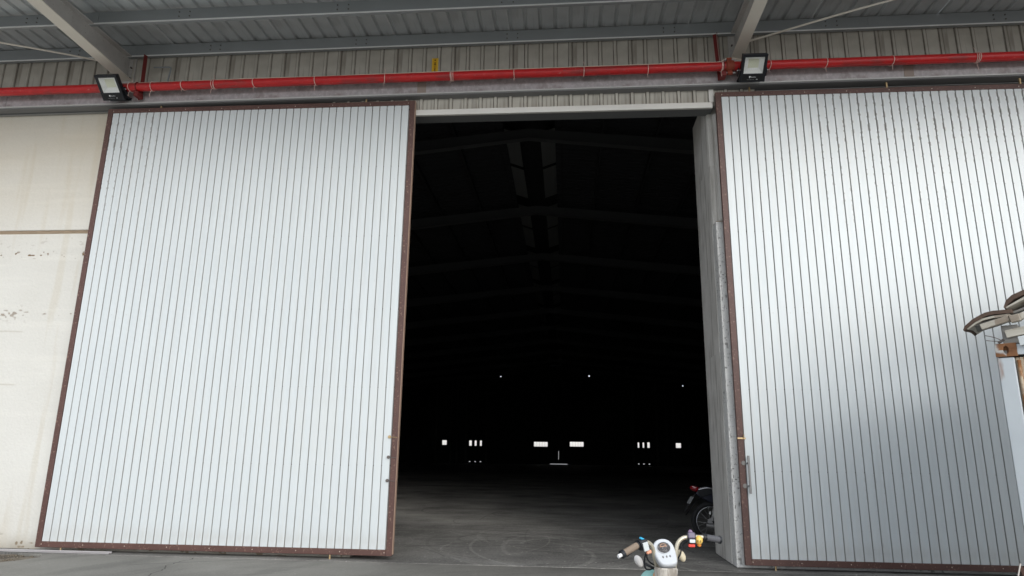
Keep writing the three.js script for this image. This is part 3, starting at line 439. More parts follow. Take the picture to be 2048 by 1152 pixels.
// ---------------------------------------------------------------- floodlights
function floodlight(label, x, yaw) {
  const f = thing('floodlight', label, 'floodlight', [x, 7.39, 0.40], 0, 'floodlights above the doors');
  const h = sub('lamp_head', f); h.rotation.set(0.82, yaw, 0, 'YXZ'); h.scale.setScalar(0.94);
  const W = 0.2, T = 0.21, Bo = -0.235;
  const sh = new THREE.Shape(); sh.moveTo(-W, Bo); sh.lineTo(W, Bo); sh.lineTo(W, T); sh.lineTo(-W, T); sh.closePath();
  const hp = new THREE.Path(), a = 0.162, b0 = -0.105, b1 = 0.172; hp.moveTo(-a, b0); hp.lineTo(-a, b1); hp.lineTo(a, b1); hp.lineTo(a, b0); hp.closePath(); sh.holes.push(hp);
  const fg = new THREE.ExtrudeGeometry(sh, { depth: 0.018, bevelEnabled: true, bevelSize: 0.004, bevelThickness: 0.004, bevelSegments: 2 }); fg.translate(0, 0, 0.0); part('housing', [fg, RB(-W, W, Bo, T, -0.075, -0.062, 0.004), B(-W, -a - 0.002, Bo, T, -0.062, -0.004), B(a + 0.002, W, Bo, T, -0.062, -0.004), B(-a, a, b1 + 0.002, T, -0.062, -0.004), B(-a, a, Bo, b0 - 0.002, -0.062, -0.004), ...Array.from({ length: 8 }, (_, k) => B(-0.18 + k * 0.05, -0.174 + k * 0.05, -0.15, 0.16, -0.11, -0.075))], mBlack, h);
  // white tapered reflector and square emitter board
  const P = [[-a, b0], [a, b0], [a, b1], [-a, b1]], Q = [[-0.085, -0.02], [0.085, -0.02], [0.085, 0.125], [-0.085, 0.125]], pos = [];
  for (let i = 0; i < 4; i++) { const j = (i + 1) % 4; const A = [...P[i], 0.004], Bq = [...P[j], 0.004], C = [...Q[j], -0.05], D = [...Q[i], -0.05]; pos.push(...A, ...Bq, ...C, ...A, ...C, ...D); }
  const rg = new THREE.BufferGeometry(); rg.setAttribute('position', new THREE.Float32BufferAttribute(pos, 3)); rg.computeVertexNormals(); rg.setAttribute('uv', new THREE.Float32BufferAttribute(new Float32Array(pos.length / 3 * 2), 2)); part('reflector', rg, M(0.86, 0.87, 0.84, 0.5, 0, { side: THREE.DoubleSide }), h);
  part('emitter_board', RB(-0.086, 0.086, -0.021, 0.126, -0.056, -0.048, 0.001, 1), M(0.78, 0.80, 0.62, 0.6), h);
  part('lens', B(-a, a, b0, b1, 0.008, 0.012), new THREE.MeshPhysicalMaterial({ transmission: 1, thickness: 0, roughness: 0.12, color: 0xffffff }), h);
  const tx = (() => { const c = document.createElement('canvas'); c.width = 256; c.height = 80; const q = c.getContext('2d'); q.fillStyle = '#0d0f12'; q.fillRect(0, 0, 256, 80); q.fillStyle = '#e8e8e8'; q.beginPath(); q.arc(92, 24, 11, 0, 7); q.fill(); q.fillRect(90, 24, 5, 18); q.globalAlpha = 0.75; for (const [x0, w, hh] of [[108, 9, 14], [119, 7, 10], [128, 10, 10], [141, 8, 14], [151, 7, 10], [160, 8, 10]]) q.fillRect(x0, 34 - hh, w, hh); q.globalAlpha = 0.5; for (const [x0, w] of [[60, 16], [82, 10], [98, 18], [122, 8], [134, 12]]) q.fillRect(x0, 58, w, 6); q.globalAlpha = 0.9; q.fillRect(172, 54, 20, 9); const t = new THREE.CanvasTexture(c); t.colorSpace = THREE.SRGBColorSpace; return t; })();
  const lp = new THREE.PlaneGeometry(0.34, 0.1); lp.translate(0, -0.17, 0.0235); part('label_print', lp, M(1, 1, 1, 0.5, 0, { map: tx }), h);
  part('bracket', [RB(-0.235, -0.222, -0.16, -0.02, -0.09, -0.03, 0.003), RB(0.222, 0.235, -0.16, -0.02, -0.09, -0.03, 0.003)], mBlack, h);
  for (const e of [-1, 1]) part('bracket_bolt', rod(V(e * 0.2, -0.06, -0.055), V(e * 0.252, -0.06, -0.055), 0.014, 8), mChrome, h);
  part('mount_arm', [beamTo(V(-0.17, -0.06, -0.06), V(-0.17, -0.06, -0.3), 0.045, 0.008), beamTo(V(0.17, -0.06, -0.06), V(0.17, -0.06, -0.3), 0.045, 0.008), RB(-0.19, 0.19, -0.085, -0.035, -0.312, -0.302, 0.003)], mBlack, f);
  return f;
}
floodlight('left black floodlight above the left sliding door corner, tipped down beside the canopy rafter', -7.60, 0.0);
floodlight('right black floodlight beside the pipe coupling, above the right sliding door', 2.96, 0.0);

// ---------------------------------------------------------------- old container with makeshift roof
const TH = 0.7, cont = thing('shipping_container', 'pale blue rusty shipping container corner at the right edge of the picture', 'container', [4.115, 0, 3.28], -TH);
{
  // local x runs along the visible end, local -z along the hidden long side
  const blueTex = colTex(512, 512, (u, v) => { const n = fbm(u * 6, v * 6, 5), r = fbm(u * 9 + 4, v * 2.5, 5); let c = mix3([0.46, 0.50, 0.525], [0.55, 0.59, 0.61], n); c = mix3(c, [0.22, 0.09, 0.035], ss(0.70, 0.8, r) * 0.6); return c; }, true);
  const rustTex = colTex(256, 1024, (u, v) => { const n = fbm(u * 6, v * 30, 5), r = fbm(u * 3, v * 9, 4); let c = mix3([0.16, 0.06, 0.025], [0.40, 0.19, 0.07], n); return mix3(c, [0.62, 0.55, 0.42], ss(0.5, 0.68, r) * 0.75); }, true);
  const mBlue = M(1, 1, 1, 0.6, 0, { map: blueTex }), mRust = M(1, 1, 1, 0.9, 0, { map: rustTex, bumpMap: mottle, bumpScale: 0.004 });
  const H = 2.59, L = 2.8, W = 6.06; blueTex.repeat.set(0.6, 0.6);
  part('corner_post', cubeUV(RB(0, 0.135, 0.12, H - 0.13, -0.16, 0, 0.01)), mBlue, cont); part('corner_post', cubeUV(RB(W - 0.135, W, 0.12, H - 0.13, -0.16, 0, 0.01)), mBlue, cont);
  part('corner_post', cubeUV(RB(0, 0.12, 0.12, H - 0.13, -L, -L + 0.16, 0.01)), mBlue, cont); part('corner_post', cubeUV(RB(W - 0.12, W, 0.12, H - 0.13, -L, -L + 0.16, 0.01)), mBlue, cont);
  { const g = RB(0.137, 0.245, 0.12, H - 0.13, -0.12, -0.035, 0.008); puv(g, 'xy', 0.137, 0.1, 0.11, 2.5); part('rust_strip', g, mRust, cont); }
  part('hinge_rod', cubeUV(rod(V(0.165, 0.15, -0.02), V(0.165, H - 0.16, -0.02), 0.016)), mRust, cont);
  const dp = cubeUV(fold(ribProfile(W - 0.39, 0.42, 0.2, 0.12, 0.03, 0.12), H - 0.4)); dp.translate(0.247, 0.2, -0.055); part('end_door', dp, mBlue, cont);
  const mkCast = (x, y, z) => { const s = new THREE.Shape(); s.moveTo(-0.081, -0.059); s.lineTo(0.081, -0.059); s.lineTo(0.081, 0.059); s.lineTo(-0.081, 0.059); s.closePath(); const h = new THREE.Path(); h.absellipse(0, 0, 0.026, 0.042, 0, Math.PI * 2); s.holes.push(h); const g = new THREE.ExtrudeGeometry(s, { depth: 0.02, bevelEnabled: true, bevelSize: 0.004, bevelThickness: 0.004 }); g.translate(0, 0, -0.02); const b = [cubeUV(g), cubeUV(B(-0.081, 0.081, -0.059, 0.059, -0.175, -0.045))]; const q = merge(b); q.translate(x, y, z); return q; };
  const castMat = M(1, 1, 1, 0.9, 0, { map: colTex(256, 256, (u, v) => mix3(mix3([0.13, 0.055, 0.025], [0.30, 0.14, 0.06], fbm(u * 12, v * 12, 5)), [0.45, 0.44, 0.42], ss(0.5, 0.6, fbm(u * 5 + 2, v * 5, 4))), true), bumpMap: mottle, bumpScale: 0.003 });
  part('corner_casting', mkCast(0.082, H - 0.06, 0.008), castMat, cont); part('corner_casting', mkCast(W - 0.082, H - 0.06, 0.008), mRust, cont); part('corner_casting', mkCast(0.082, 0.06, 0.008), mRust, cont); part('corner_casting', mkCast(W - 0.082, 0.06, 0.008), mRust, cont);
  part('end_rail', [cubeUV(RB(0.166, W - 0.166, H - 0.11, H - 0.01, -0.12, 0, 0.006)), cubeUV(RB(0.166, W - 0.166, 0.02, 0.16, -0.12, 0, 0.006))], mBlue, cont);
  for (const x of [0.02, W - 0.05]) { const g = fold(ribProfile(L - 0.34, 0.28, 0.14, 0.07, 0.03, 0.07), H - 0.3); g.rotateY(Math.PI / 2); g.translate(x + 0.015, 0.15, -0.17); part('side_wall', cubeUV(g), mBlue, cont); part('side_rail', [cubeUV(RB(x, x + 0.05, H - 0.1, H, -L + 0.01, -0.17, 0.006)), cubeUV(RB(x, x + 0.05, 0.02, 0.16, -L + 0.01, -0.17, 0.006))], mBlue, cont); }
  part('back_wall', cubeUV(B(0.12, W - 0.12, 0.12, H - 0.02, -L + 0.03, -L + 0.06)), mBlue, cont); part('roof_panel', cubeUV(B(0.05, W - 0.05, H - 0.03, H - 0.012, -L + 0.05, -0.12)), mBlue, cont);
}
const shed = thing('makeshift_roof', 'makeshift roof of brown warped sheets on pale boards above the blue container', 'roof', [4.145, 2.60, 3.30], -TH);
{
  const brownRoof = colTex(256, 256, (u, v) => { const n = fbm(u * 7, v * 7, 5); return mix3([0.05, 0.03, 0.022], [0.13, 0.085, 0.062], n); }, true), boardTex = colTex(256, 256, (u, v) => { const n = fbm(u * 3, v * 30, 4); const st = fbm(u * 7 + 3, v * 5, 4); return mix3(mix3([0.36, 0.33, 0.27], [0.60, 0.57, 0.49], n), [0.16, 0.10, 0.06], ss(0.55, 0.7, st) * 0.6); }, true);
  const mBR = M(1, 1, 1, 0.9, 0, { map: brownRoof, bumpMap: mottle, bumpScale: 0.004 }), mBd = M(1, 1, 1, 0.8, 0, { map: boardTex }), mUnder = M(0.26, 0.25, 0.23, 0.9, 0, { bumpMap: mottle, bumpScale: 0.003 });
  // curved sheet: polyline (x, y) thickened and swept in z with a slight warp
  const sheet = (pts, t, z0, z1, drop = 0) => { const s = new THREE.Shape(); const c = pts.map(([x, y]) => V(x, y, 0)); s.moveTo(c[0].x, c[0].y); c.slice(1).forEach((p) => s.lineTo(p.x, p.y)); [...c].reverse().forEach((p, i) => s.lineTo(p.x + 0.006, p.y - t * (i === c.length - 1 ? 0.35 : 0.85 + 0.3 * hash(i, Math.round(p.x * 90))))); s.closePath(); const g = new THREE.ExtrudeGeometry(s, { depth: z1 - z0, bevelEnabled: true, bevelSize: 0.0015, bevelThickness: 0.0015, bevelSegments: 1, steps: 14 }); const p = g.attributes.position; for (let i = 0; i < p.count; i++) { const z = p.getZ(i); p.setY(i, p.getY(i) + 0.012 * Math.sin(z * 9) - drop * (1 - z / (z1 - z0))); } g.translate(0, 0, z0); g.computeVertexNormals(); return cubeUV(g); };
  part('roof_sheet', sheet([[-0.265, 0.165], [-0.25, 0.20], [-0.21, 0.232], [-0.18, 0.258], [-0.13, 0.285], [-0.07, 0.312], [0.0, 0.322], [0.14, 0.318]], 0.034, -0.45, 0.04), mBR, shed);
  part('roof_sheet', sheet([[0.09, 0.325], [0.115, 0.385], [0.165, 0.43], [0.3, 0.482], [0.6, 0.61], [1.4, 0.86], [2.7, 1.1], [6.2, 1.3]], 0.042, -0.7, 0.06), mBR, shed);
  part('under_sheet', sheet([[-0.235, 0.172], [-0.16, 0.228], [-0.1, 0.258], [-0.02, 0.272], [0.12, 0.278]], 0.016, -0.42, 0.03), mBd, shed);
  part('under_sheet', sheet([[0.10, 0.325], [0.3, 0.43], [0.9, 0.66], [2.7, 1.04], [6.2, 1.24]], 0.022, -0.68, 0.05), mBd, shed);
  part('ceiling_board', sheet([[-0.22, 0.186], [-0.17, 0.205], [-0.05, 0.232], [0.2, 0.31], [0.6, 0.47], [2.6, 0.92], [6.2, 1.12]], 0.014, -0.36, -0.02), mUnder, shed);
  part('roof_sheet', sheet([[0.36, 0.60], [0.9, 1.35], [2.7, 1.95], [6.2, 2.15]], 0.03, -4.0, -0.15), mBR, shed);  // unseen deep sheet, raised and shaped to shade the right door
  part('added_shade_sheet', cubeUV(B(0.42, 6.0, 0.0, 0.62, -2.76, -2.74)), mBR, shed); part('added_shade_sheet', cubeUV(B(0.6, 6.0, 0.622, 1.1, -2.76, -2.74)), mBR, shed); part('added_shade_sheet', cubeUV(B(0.9, 6.0, 1.102, 1.62, -2.76, -2.74)), mBR, shed);  // sheets added out of view to stop light passing beneath the roof
  part('batten', cubeUV(beamTo(V(-0.12, 0.165, 0.02), V(0.115, 0.225, 0.025), 0.05, 0.055)), mBd, shed); part('batten', cubeUV(beamTo(V(0.12, 0.21, 0.03), V(0.2, 0.225, 0.03), 0.06, 0.07)), mBd, shed);
  part('batten', cubeUV(beamTo(V(0.19, 0.225, 0.02), V(1.5, 0.74, 0.03), 0.05, 0.06)), mBd, shed);
  part('beam', cubeUV(beamTo(V(0.06, 0.08, -0.03), V(1.6, 0.33, -0.03), 0.06, 0.075)), mBd, shed); part('beam', cubeUV(beamTo(V(0.16, 0.0, 0.03), V(1.6, 0.16, 0.03), 0.03, 0.085)), M(0.6, 0.63, 0.63, 0.6), shed);
  part('support_block', cubeUV(RB(0.03, 0.16, -0.01, 0.17, -0.16, -0.03, 0.008)), mUnder, shed);
  part('tie_wire', [tube([V(0.03, 0.02, 0.03), V(-0.02, 0.05, 0.06), V(-0.09, 0.075, 0.07)], 0.004, 10, 5), tube([V(0.03, 0.01, 0.03), V(-0.03, 0.015, 0.06), V(-0.085, 0.025, 0.08)], 0.004, 10, 5), rod(V(0.0, 0.0, 0.02), V(0.05, 0.03, 0.03), 0.012, 8)], mBolt, shed);
  for (const x of [0.3, 1.2, 2.2]) part('prop', cubeUV(beamTo(V(x, -0.02, -1.4), V(x, 0.3 + x * 0.33, -1.4), 0.06, 0.06)), mBd, shed);
}
{ // leaning brown board with a pale stick at the frame's lower right corner
  const t = thing('leaning_board', 'dark brown board with a pale stick, leaning low beside the container corner', 'board', [4.0, 0, 3.35]);
  part('board', cubeUV(beamTo(V(0.16, 0, 0.0), V(0.02, 0.60, -0.05), 0.09, 0.03)), M(0.07, 0.035, 0.025, 0.8), t); part('stick', tube([V(-0.16, 0.25, 0.05), V(-0.05, 0.52, 0.02), V(0.0, 0.63, 0.0)], 0.006, 16, 6), M(0.55, 0.5, 0.45, 0.6), t);
}

// ---------------------------------------------------------------- motorbike inside the doorway
{
  const m = thing('motorbike', 'dark underbone motorbike with red tail light parked just inside the right jamb', 'motorbike', [2.585, 0, -2.8], -0.12);
  const R = 0.345, blk = M(0.010, 0.011, 0.015, 0.35, 0), blue = M(0.006, 0.008, 0.02, 0.35, 0), plastic = M(0.010, 0.010, 0.012, 0.7);
  const wheel = (x) => {
    const w = sub('wheel', m); w.position.set(x, R, 0);
    part('tyre', new THREE.TorusGeometry(R - 0.04, 0.042, 14, 48), mRubber, w); const rim = new THREE.TorusGeometry(R - 0.088, 0.009, 8, 48); rim.scale(1, 1, 2.4); part('rim', rim, mChrome, w);
    part('hub', [rod(V(0, 0, -0.055), V(0, 0, 0.055), 0.062, 20), rod(V(0, 0, 0.05), V(0, 0, 0.075), 0.075, 20), rod(V(0, 0, -0.1), V(0, 0, 0.11), 0.014, 10)], mSteel, w);
    for (let k = 0; k < 18; k++) { const a = k / 18 * 6.283, b = a + (k % 2 ? 0.3 : -0.3); part('spoke', rod(V(Math.cos(b) * 0.06, Math.sin(b) * 0.06, k % 2 ? 0.04 : -0.04), V(Math.cos(a) * (R - 0.09), Math.sin(a) * (R - 0.09), 0), 0.003, 5), mSteel, w); }
    return w;
  };
  const rw = wheel(0); part('reflector', (() => { const g = new THREE.SphereGeometry(0.022, 12, 8); g.scale(0.8, 1.4, 0.5); g.translate(-0.02, 0.155, 0.05); return g; })(), M(0.85, 0.85, 0.82, 0.4), rw);
  wheel(1.24);
  const ext = (pts, d, mat, name, z = -d / 2) => { const s = new THREE.Shape(); s.moveTo(...pts[0]); s.splineThru(pts.slice(1).map((p) => new THREE.Vector2(...p))); s.closePath(); const g = new THREE.ExtrudeGeometry(s, { depth: d, bevelEnabled: true, bevelSize: 0.015, bevelThickness: 0.02, bevelSegments: 3, curveSegments: 20 }); g.translate(0, 0, z); return part(name, g, mat, m); };
  ext([[-0.16, 0.78], [0.05, 0.84], [0.35, 0.84], [0.62, 0.77], [0.70, 0.83], [0.3, 0.9], [-0.05, 0.91], [-0.2, 0.86]], 0.2, plastic, 'seat');
  ext([[-0.24, 0.83], [-0.12, 0.75], [0.2, 0.62], [0.55, 0.56], [0.68, 0.6], [0.64, 0.75], [0.35, 0.83], [0, 0.84], [-0.2, 0.88]], 0.15, blue, 'side_panel');
  ext([[0.55, 0.35], [0.75, 0.32], [1.0, 0.45], [1.06, 0.72], [1.02, 0.95], [0.94, 0.96], [0.9, 0.7], [0.72, 0.55], [0.55, 0.55]], 0.14, blue, 'front_cover');
  { const c = []; for (let k = 0; k <= 16; k++) { const a = 0.55 + k / 16 * 2.2; c.push(V(Math.cos(a) * 0.41, 0.36 + Math.sin(a) * 0.41, 0)); } c.push(V(-0.44, 0.44, 0)); const pos = [], idx = []; c.forEach((p, i) => { pos.push(p.x, p.y, -0.06, p.x * 1.02, p.y + 0.012, 0, p.x, p.y, 0.06); if (i) { const b = i * 3, a = b - 3; idx.push(a, b, a + 1, b, b + 1, a + 1, a + 1, b + 1, a + 2, b + 1, b + 2, a + 2); } }); const g = new THREE.BufferGeometry(); g.setAttribute('position', new THREE.Float32BufferAttribute(pos, 3)); g.setIndex(idx); g.computeVertexNormals(); g.setAttribute('uv', new THREE.Float32BufferAttribute(new Float32Array(pos.length / 3 * 2), 2)); part('rear_fender', g, M(0.016, 0.016, 0.018, 0.5, 0, { side: THREE.DoubleSide }), m); }
  { const pl = RB(-0.085, 0.085, -0.07, 0.07, -0.003, 0.003, 0.002); const o = part('number_plate', pl, M(0.42, 0.43, 0.43, 0.5, 0.1), m); o.position.set(-0.35, 0.71, 0); o.rotation.set(0, -Math.PI / 2 + 0.25, 0); o.rotateX(-0.6); part('plate_bracket', beamTo(V(-0.26, 0.82, 0), V(-0.46, 0.52, 0), 0.12, 0.012), plastic, m); }
  { const g = new THREE.SphereGeometry(0.08, 20, 14); g.scale(1.25, 0.62, 0.95); g.rotateZ(-0.25); g.translate(-0.25, 0.905, 0); const t = part('tail_light', g, M(0.25, 0.008, 0.014, 0.15), m); const q = new THREE.SphereGeometry(0.03, 14, 8); q.scale(1.6, 0.45, 0.6); q.rotateZ(-0.3); q.translate(-0.27, 0.935, 0.055); part('clear_lens', q, M(0.75, 0.5, 0.5, 0.12), t); }
  part('grab_rail', tube([V(-0.2, 0.9, 0.1), V(-0.05, 0.93, 0.115), V(0.12, 0.9, 0.12)], 0.012, 16, 8), mChrome, m); part('grab_rail', tube([V(-0.2, 0.9, -0.1), V(-0.05, 0.93, -0.115), V(0.12, 0.9, -0.12)], 0.012, 16, 8), mChrome, m);
  part('swing_arm', [beamTo(V(0, R, 0.09), V(0.5, 0.36, 0.08), 0.025, 0.05), beamTo(V(0, R, -0.09), V(0.5, 0.36, -0.08), 0.025, 0.05)], plastic, m);
  for (const e of [-1, 1]) part('shock_absorber', [rod(V(0.01, R + 0.03, e * 0.1), V(0.1, 0.72, e * 0.1), 0.012), rod(V(0.04, R + 0.14, e * 0.1), V(0.09, 0.66, e * 0.1), 0.028, 10)], mSteel, m);
  part('exhaust', [rod(V(-0.1, 0.30, 0.15), V(0.38, 0.25, 0.14), 0.045, 14), tube([V(0.38, 0.25, 0.14), V(0.6, 0.22, 0.12), V(0.72, 0.32, 0.06)], 0.018, 16, 8)], mSteel, m);
  part('engine', [RB(0.5, 0.78, 0.24, 0.46, -0.13, 0.13, 0.04, 3), rod(V(0.74, 0.36, 0), V(0.92, 0.4, 0), 0.06, 12)], mSteel, m);
  part('fork', [rod(V(1.24, R, 0.07), V(1.02, 0.95, 0.06), 0.018), rod(V(1.24, R, -0.07), V(1.02, 0.95, -0.06), 0.018)], mSteel, m); part('handlebar', tube([V(0.9, 1.02, 0.34), V(0.98, 0.98, 0.15), V(1.0, 0.97, 0), V(0.98, 0.98, -0.15), V(0.9, 1.02, -0.34)], 0.014, 24, 8), mBlack, m);
  { const g = new THREE.SphereGeometry(0.1, 16, 12); g.scale(0.9, 0.8, 1.2); g.translate(1.06, 0.98, 0); part('headlight', g, M(0.5, 0.5, 0.52, 0.2), m); } { const g = new THREE.TorusGeometry(R + 0.02, 0.05, 6, 20, 1.7); g.scale(1, 1, 1.1); g.rotateZ(0.55); g.translate(1.24, R, 0); part('front_fender', g, blue, m); }
  part('side_stand', rod(V(0.5, 0.25, -0.1), V(0.44, 0.0, -0.24), 0.012), mSteel, m);
}

// ---------------------------------------------------------------- electric scooter in the foreground
{
  const ox = 0.6, oz = 5.6, s = thing('electric_scooter', 'worn white electric scooter with upright handlebars and oval dashboard, cut by the lower picture edge', 'scooter', [ox, 0, oz]);
  const P = (x, y, z) => V(x - ox, y, z - oz);
  const cream = M(0.56, 0.51, 0.40, 0.28, 0.45), white = M(0.55, 0.57, 0.595, 0.38, 0, { bumpMap: mottle, bumpScale: 0.0006 }), grip = M(0.26, 0.20, 0.15, 0.8), gripD = M(0.10, 0.10, 0.11, 0.7), grimeTex = colTex(256, 256, (u, v) => { const n = fbm(u * 6, v * 4, 5), st = fbm(u * 18, v * 2, 4); return mix3(mix3([0.40, 0.37, 0.32], [0.60, 0.56, 0.5], n), [0.16, 0.13, 0.1], ss(0.45, 0.7, st) * 0.7); }), grime = M(1, 1, 1, 0.6, 0, { map: grimeTex });
  // two bent tubes rising from the stem
  part('handlebar', tube([P(0.585, 0.78, 5.56), P(0.555, 0.855, 5.575), P(0.537, 0.925, 5.6), P(0.523, 0.985, 5.625), P(0.497, 1.014, 5.655), P(0.455, 1.016, 5.70), P(0.404, 1.005, 5.745)], 0.0125, 60, 12), cream, s);
  part('handlebar', tube([P(0.625, 0.78, 5.555), P(0.660, 0.872, 5.57), P(0.671, 0.955, 5.575), P(0.684, 1.005, 5.572), P(0.715, 1.034, 5.565), P(0.765, 1.041, 5.553), P(0.862, 1.038, 5.528)], 0.0125, 60, 12), cream, s);
  const gripAt = (a, b, mat) => { const d = b.clone().sub(a).normalize(), gs = [rod(a, b, 0.0185, 16)]; for (let k = 0; k < 14; k++) { const c = a.clone().lerp(b, (k + 0.5) / 14); gs.push(rod(c.clone().addScaledVector(d, -0.0022), c.clone().addScaledVector(d, 0.0022), 0.0198, 16)); } gs.push(); return part('grip', gs, mat, s); };
  const gl = gripAt(P(0.424, 1.009, 5.733), P(0.334, 0.969, 5.80), grip); part('end_cap', rod(P(0.336, 0.970, 5.798), P(0.322, 0.963, 5.808), 0.024, 16), mBlack, gl); part('end_cap', rod(P(0.322, 0.963, 5.808), P(0.302, 0.955, 5.822), 0.011, 12), M(0.8, 0.8, 0.8, 0.4), gl); part('grip_collar', [rod(P(0.437, 1.013, 5.722), P(0.428, 1.010, 5.73), 0.026, 16), rod(P(0.424, 1.009, 5.733), P(0.419, 1.007, 5.737), 0.023, 16)], mBlack, gl);
  const gr = gripAt(P(0.865, 1.037, 5.527), P(0.95, 1.023, 5.502), gripD); part('end_cap', rod(P(0.948, 1.023, 5.503), P(0.957, 1.0215, 5.50), 0.024, 16), mBlack, gr); part('grip_collar', [rod(P(0.845, 1.038, 5.532), P(0.853, 1.037, 5.53), 0.024, 16), rod(P(0.858, 1.037, 5.529), P(0.866, 1.036, 5.527), 0.022, 16)], mBlack, gr);
  const at = (geo, x, y, z, rx = 0, ry = 0, rz = 0) => { geo.rotateX(rx); geo.rotateY(ry); geo.rotateZ(rz); const p = P(x, y, z); geo.translate(p.x, p.y, p.z); return geo; };
  // left switch cluster
  { const c = part('switch_housing', at(new RoundedBoxGeometry(0.052, 0.062, 0.055, 3, 0.012), 0.459, 1.008, 5.698, 0, 0.5, 0.25), mBlack, s); part('switch_face', at(new RoundedBoxGeometry(0.038, 0.05, 0.012, 2, 0.004), 0.473, 1.0, 5.722, 0, 0.5, 0.25), M(0.55, 0.58, 0.58, 0.4), c); part('button', at(new RoundedBoxGeometry(0.036, 0.014, 0.02, 3, 0.006), 0.455, 1.041, 5.705, 0, 0.4, -0.45), M(0.03, 0.38, 0.62, 0.35), c); part('button', at(new RoundedBoxGeometry(0.032, 0.02, 0.022, 3, 0.006), 0.491, 0.968, 5.70, 0, 0.3, 0.3), M(0.75, 0.33, 0.2, 0.4), c); part('brake_lever', tube([P(0.47, 1.0, 5.67), P(0.42, 0.985, 5.69), P(0.36, 0.95, 5.75)], 0.006, 16, 6), mBlack, c); }
  // right switch cluster
  { const c = part('switch_housing', at(new RoundedBoxGeometry(0.05, 0.066, 0.055, 3, 0.012), 0.769, 1.036, 5.553, 0, 0.1, 0), mBlack, s); part('switch_face', at(new RoundedBoxGeometry(0.044, 0.036, 0.02, 3, 0.008), 0.768, 1.052, 5.575, -0.2, 0.1, 0), M(0.14, 0.115, 0.17, 0.45), c); part('button', at(new RoundedBoxGeometry(0.034, 0.02, 0.014, 2, 0.004), 0.771, 1.02, 5.582), M(0.68, 0.74, 0.76, 0.4), c); part('button', at(new RoundedBoxGeometry(0.04, 0.018, 0.024, 2, 0.005), 0.768, 0.993, 5.565), M(0.75, 0.07, 0.05, 0.4), c); part('brake_lever', tube([P(0.77, 1.025, 5.53), P(0.84, 1.02, 5.49), P(0.93, 1.0, 5.465)], 0.006, 16, 6), mBlack, c); part('mirror_nub', at(new THREE.SphereGeometry(0.014, 14, 10), 0.766, 1.07, 5.552), M(0.22, 0.15, 0.24, 0.4), c); }
  // small round yellow bell with dot eyes
  { const g = new THREE.SphereGeometry(0.024, 24, 18); g.scale(1, 1.12, 0.85); const c = part('bell', at(g, 0.815, 1.024, 5.553), M(0.78, 0.52, 0.12, 0.4), s); for (const e of [-1, 1]) part('eye', at(new THREE.SphereGeometry(0.0038, 10, 8), 0.814 + e * 0.008, 1.021, 5.572), mBlack, c); const t = new THREE.TorusGeometry(0.008, 0.0014, 6, 14, 2.6); part('mouth', at(t, 0.814, 1.008, 5.571, 0, 0, 0.27), M(0.2, 0.08, 0.03, 0.6), c); part('bell_base', at(new THREE.CylinderGeometry(0.013, 0.011, 0.012, 16), 0.816, 0.994, 5.553), M(0.7, 0.25, 0.04, 0.5), c); }
  // dashboard: teardrop shell facing up and back
  {
    const h = sub('dashboard', s); h.position.copy(P(0.598, 0.937, 5.585)); h.rotation.set(-0.62, 0.0, 0.16, 'YXZ');
    const sh = new THREE.Shape(); sh.moveTo(0, 0.078); sh.bezierCurveTo(0.036, 0.078, 0.054, 0.05, 0.054, 0.02); sh.bezierCurveTo(0.056, -0.012, 0.052, -0.05, 0.046, -0.064); sh.bezierCurveTo(0.034, -0.076, -0.02, -0.076, -0.032, -0.064); sh.bezierCurveTo(-0.046, -0.045, -0.056, -0.01, -0.054, 0.02); sh.bezierCurveTo(-0.054, 0.05, -0.036, 0.078, 0, 0.078);
    part('shell', new THREE.ExtrudeGeometry(sh, { depth: 0.022, bevelEnabled: true, bevelSize: 0.012, bevelThickness: 0.016, bevelSegments: 5, curveSegments: 24 }), white, h);
    const di = new THREE.Shape(); di.absellipse(0, 0.027, 0.040, 0.036, 0, Math.PI * 2); const ge = new THREE.ExtrudeGeometry(di, { depth: 0.003, bevelEnabled: false, curveSegments: 30 }); ge.translate(0, 0, 0.0375);
    const tx = colTex(128, 128, (u, v) => { const d = Math.hypot(u - 0.5, v - 0.62), r = fbm(u * 12, v * 12, 3); let c = [0.05, 0.045, 0.045]; c = mix3(c, [0.42, 0.24, 0.14], ss(0.30, 0.24, d) * ss(0.16, 0.2, d) * 0.6 * ss(0.5, 0.6, v)); if (Math.abs(v - 0.62) < 0.03 && Math.abs(u - 0.5) < 0.2) c = [0.6, 0.3, 0.16]; return mix3(c, [0.3, 0.28, 0.27], ss(0.45, 0.7, r) * 0.4); }); puv(ge, 'xy', -0.04, -0.009, 0.08, 0.072); part('dial', ge, M(1, 1, 1, 0.25, 0, { map: tx }), h);
    const ri = new THREE.TorusGeometry(1, 0.06, 8, 40); ri.scale(0.041, 0.037, 0.05); ri.translate(0, 0.027, 0.039); part('bezel', ri, white, h);
    for (const x of [-0.019, 0.003, 0.024]) part('indicator', (() => { const g = new THREE.SphereGeometry(0.0065, 12, 8); g.scale(0.75, 1.2, 0.4); g.translate(x, -0.03, 0.0385); return g; })(), M(0.18, 0.17, 0.17, 0.4), h);
    part('shell_base', (() => { const g = new THREE.ExtrudeGeometry(sh, { depth: 0.05, bevelEnabled: true, bevelSize: 0.009, bevelThickness: 0.01, bevelSegments: 3 }); g.scale(0.97, 0.97, 1); g.translate(0, 0, -0.066); return g; })(), M(0.5, 0.46, 0.4, 0.5), h);
  }
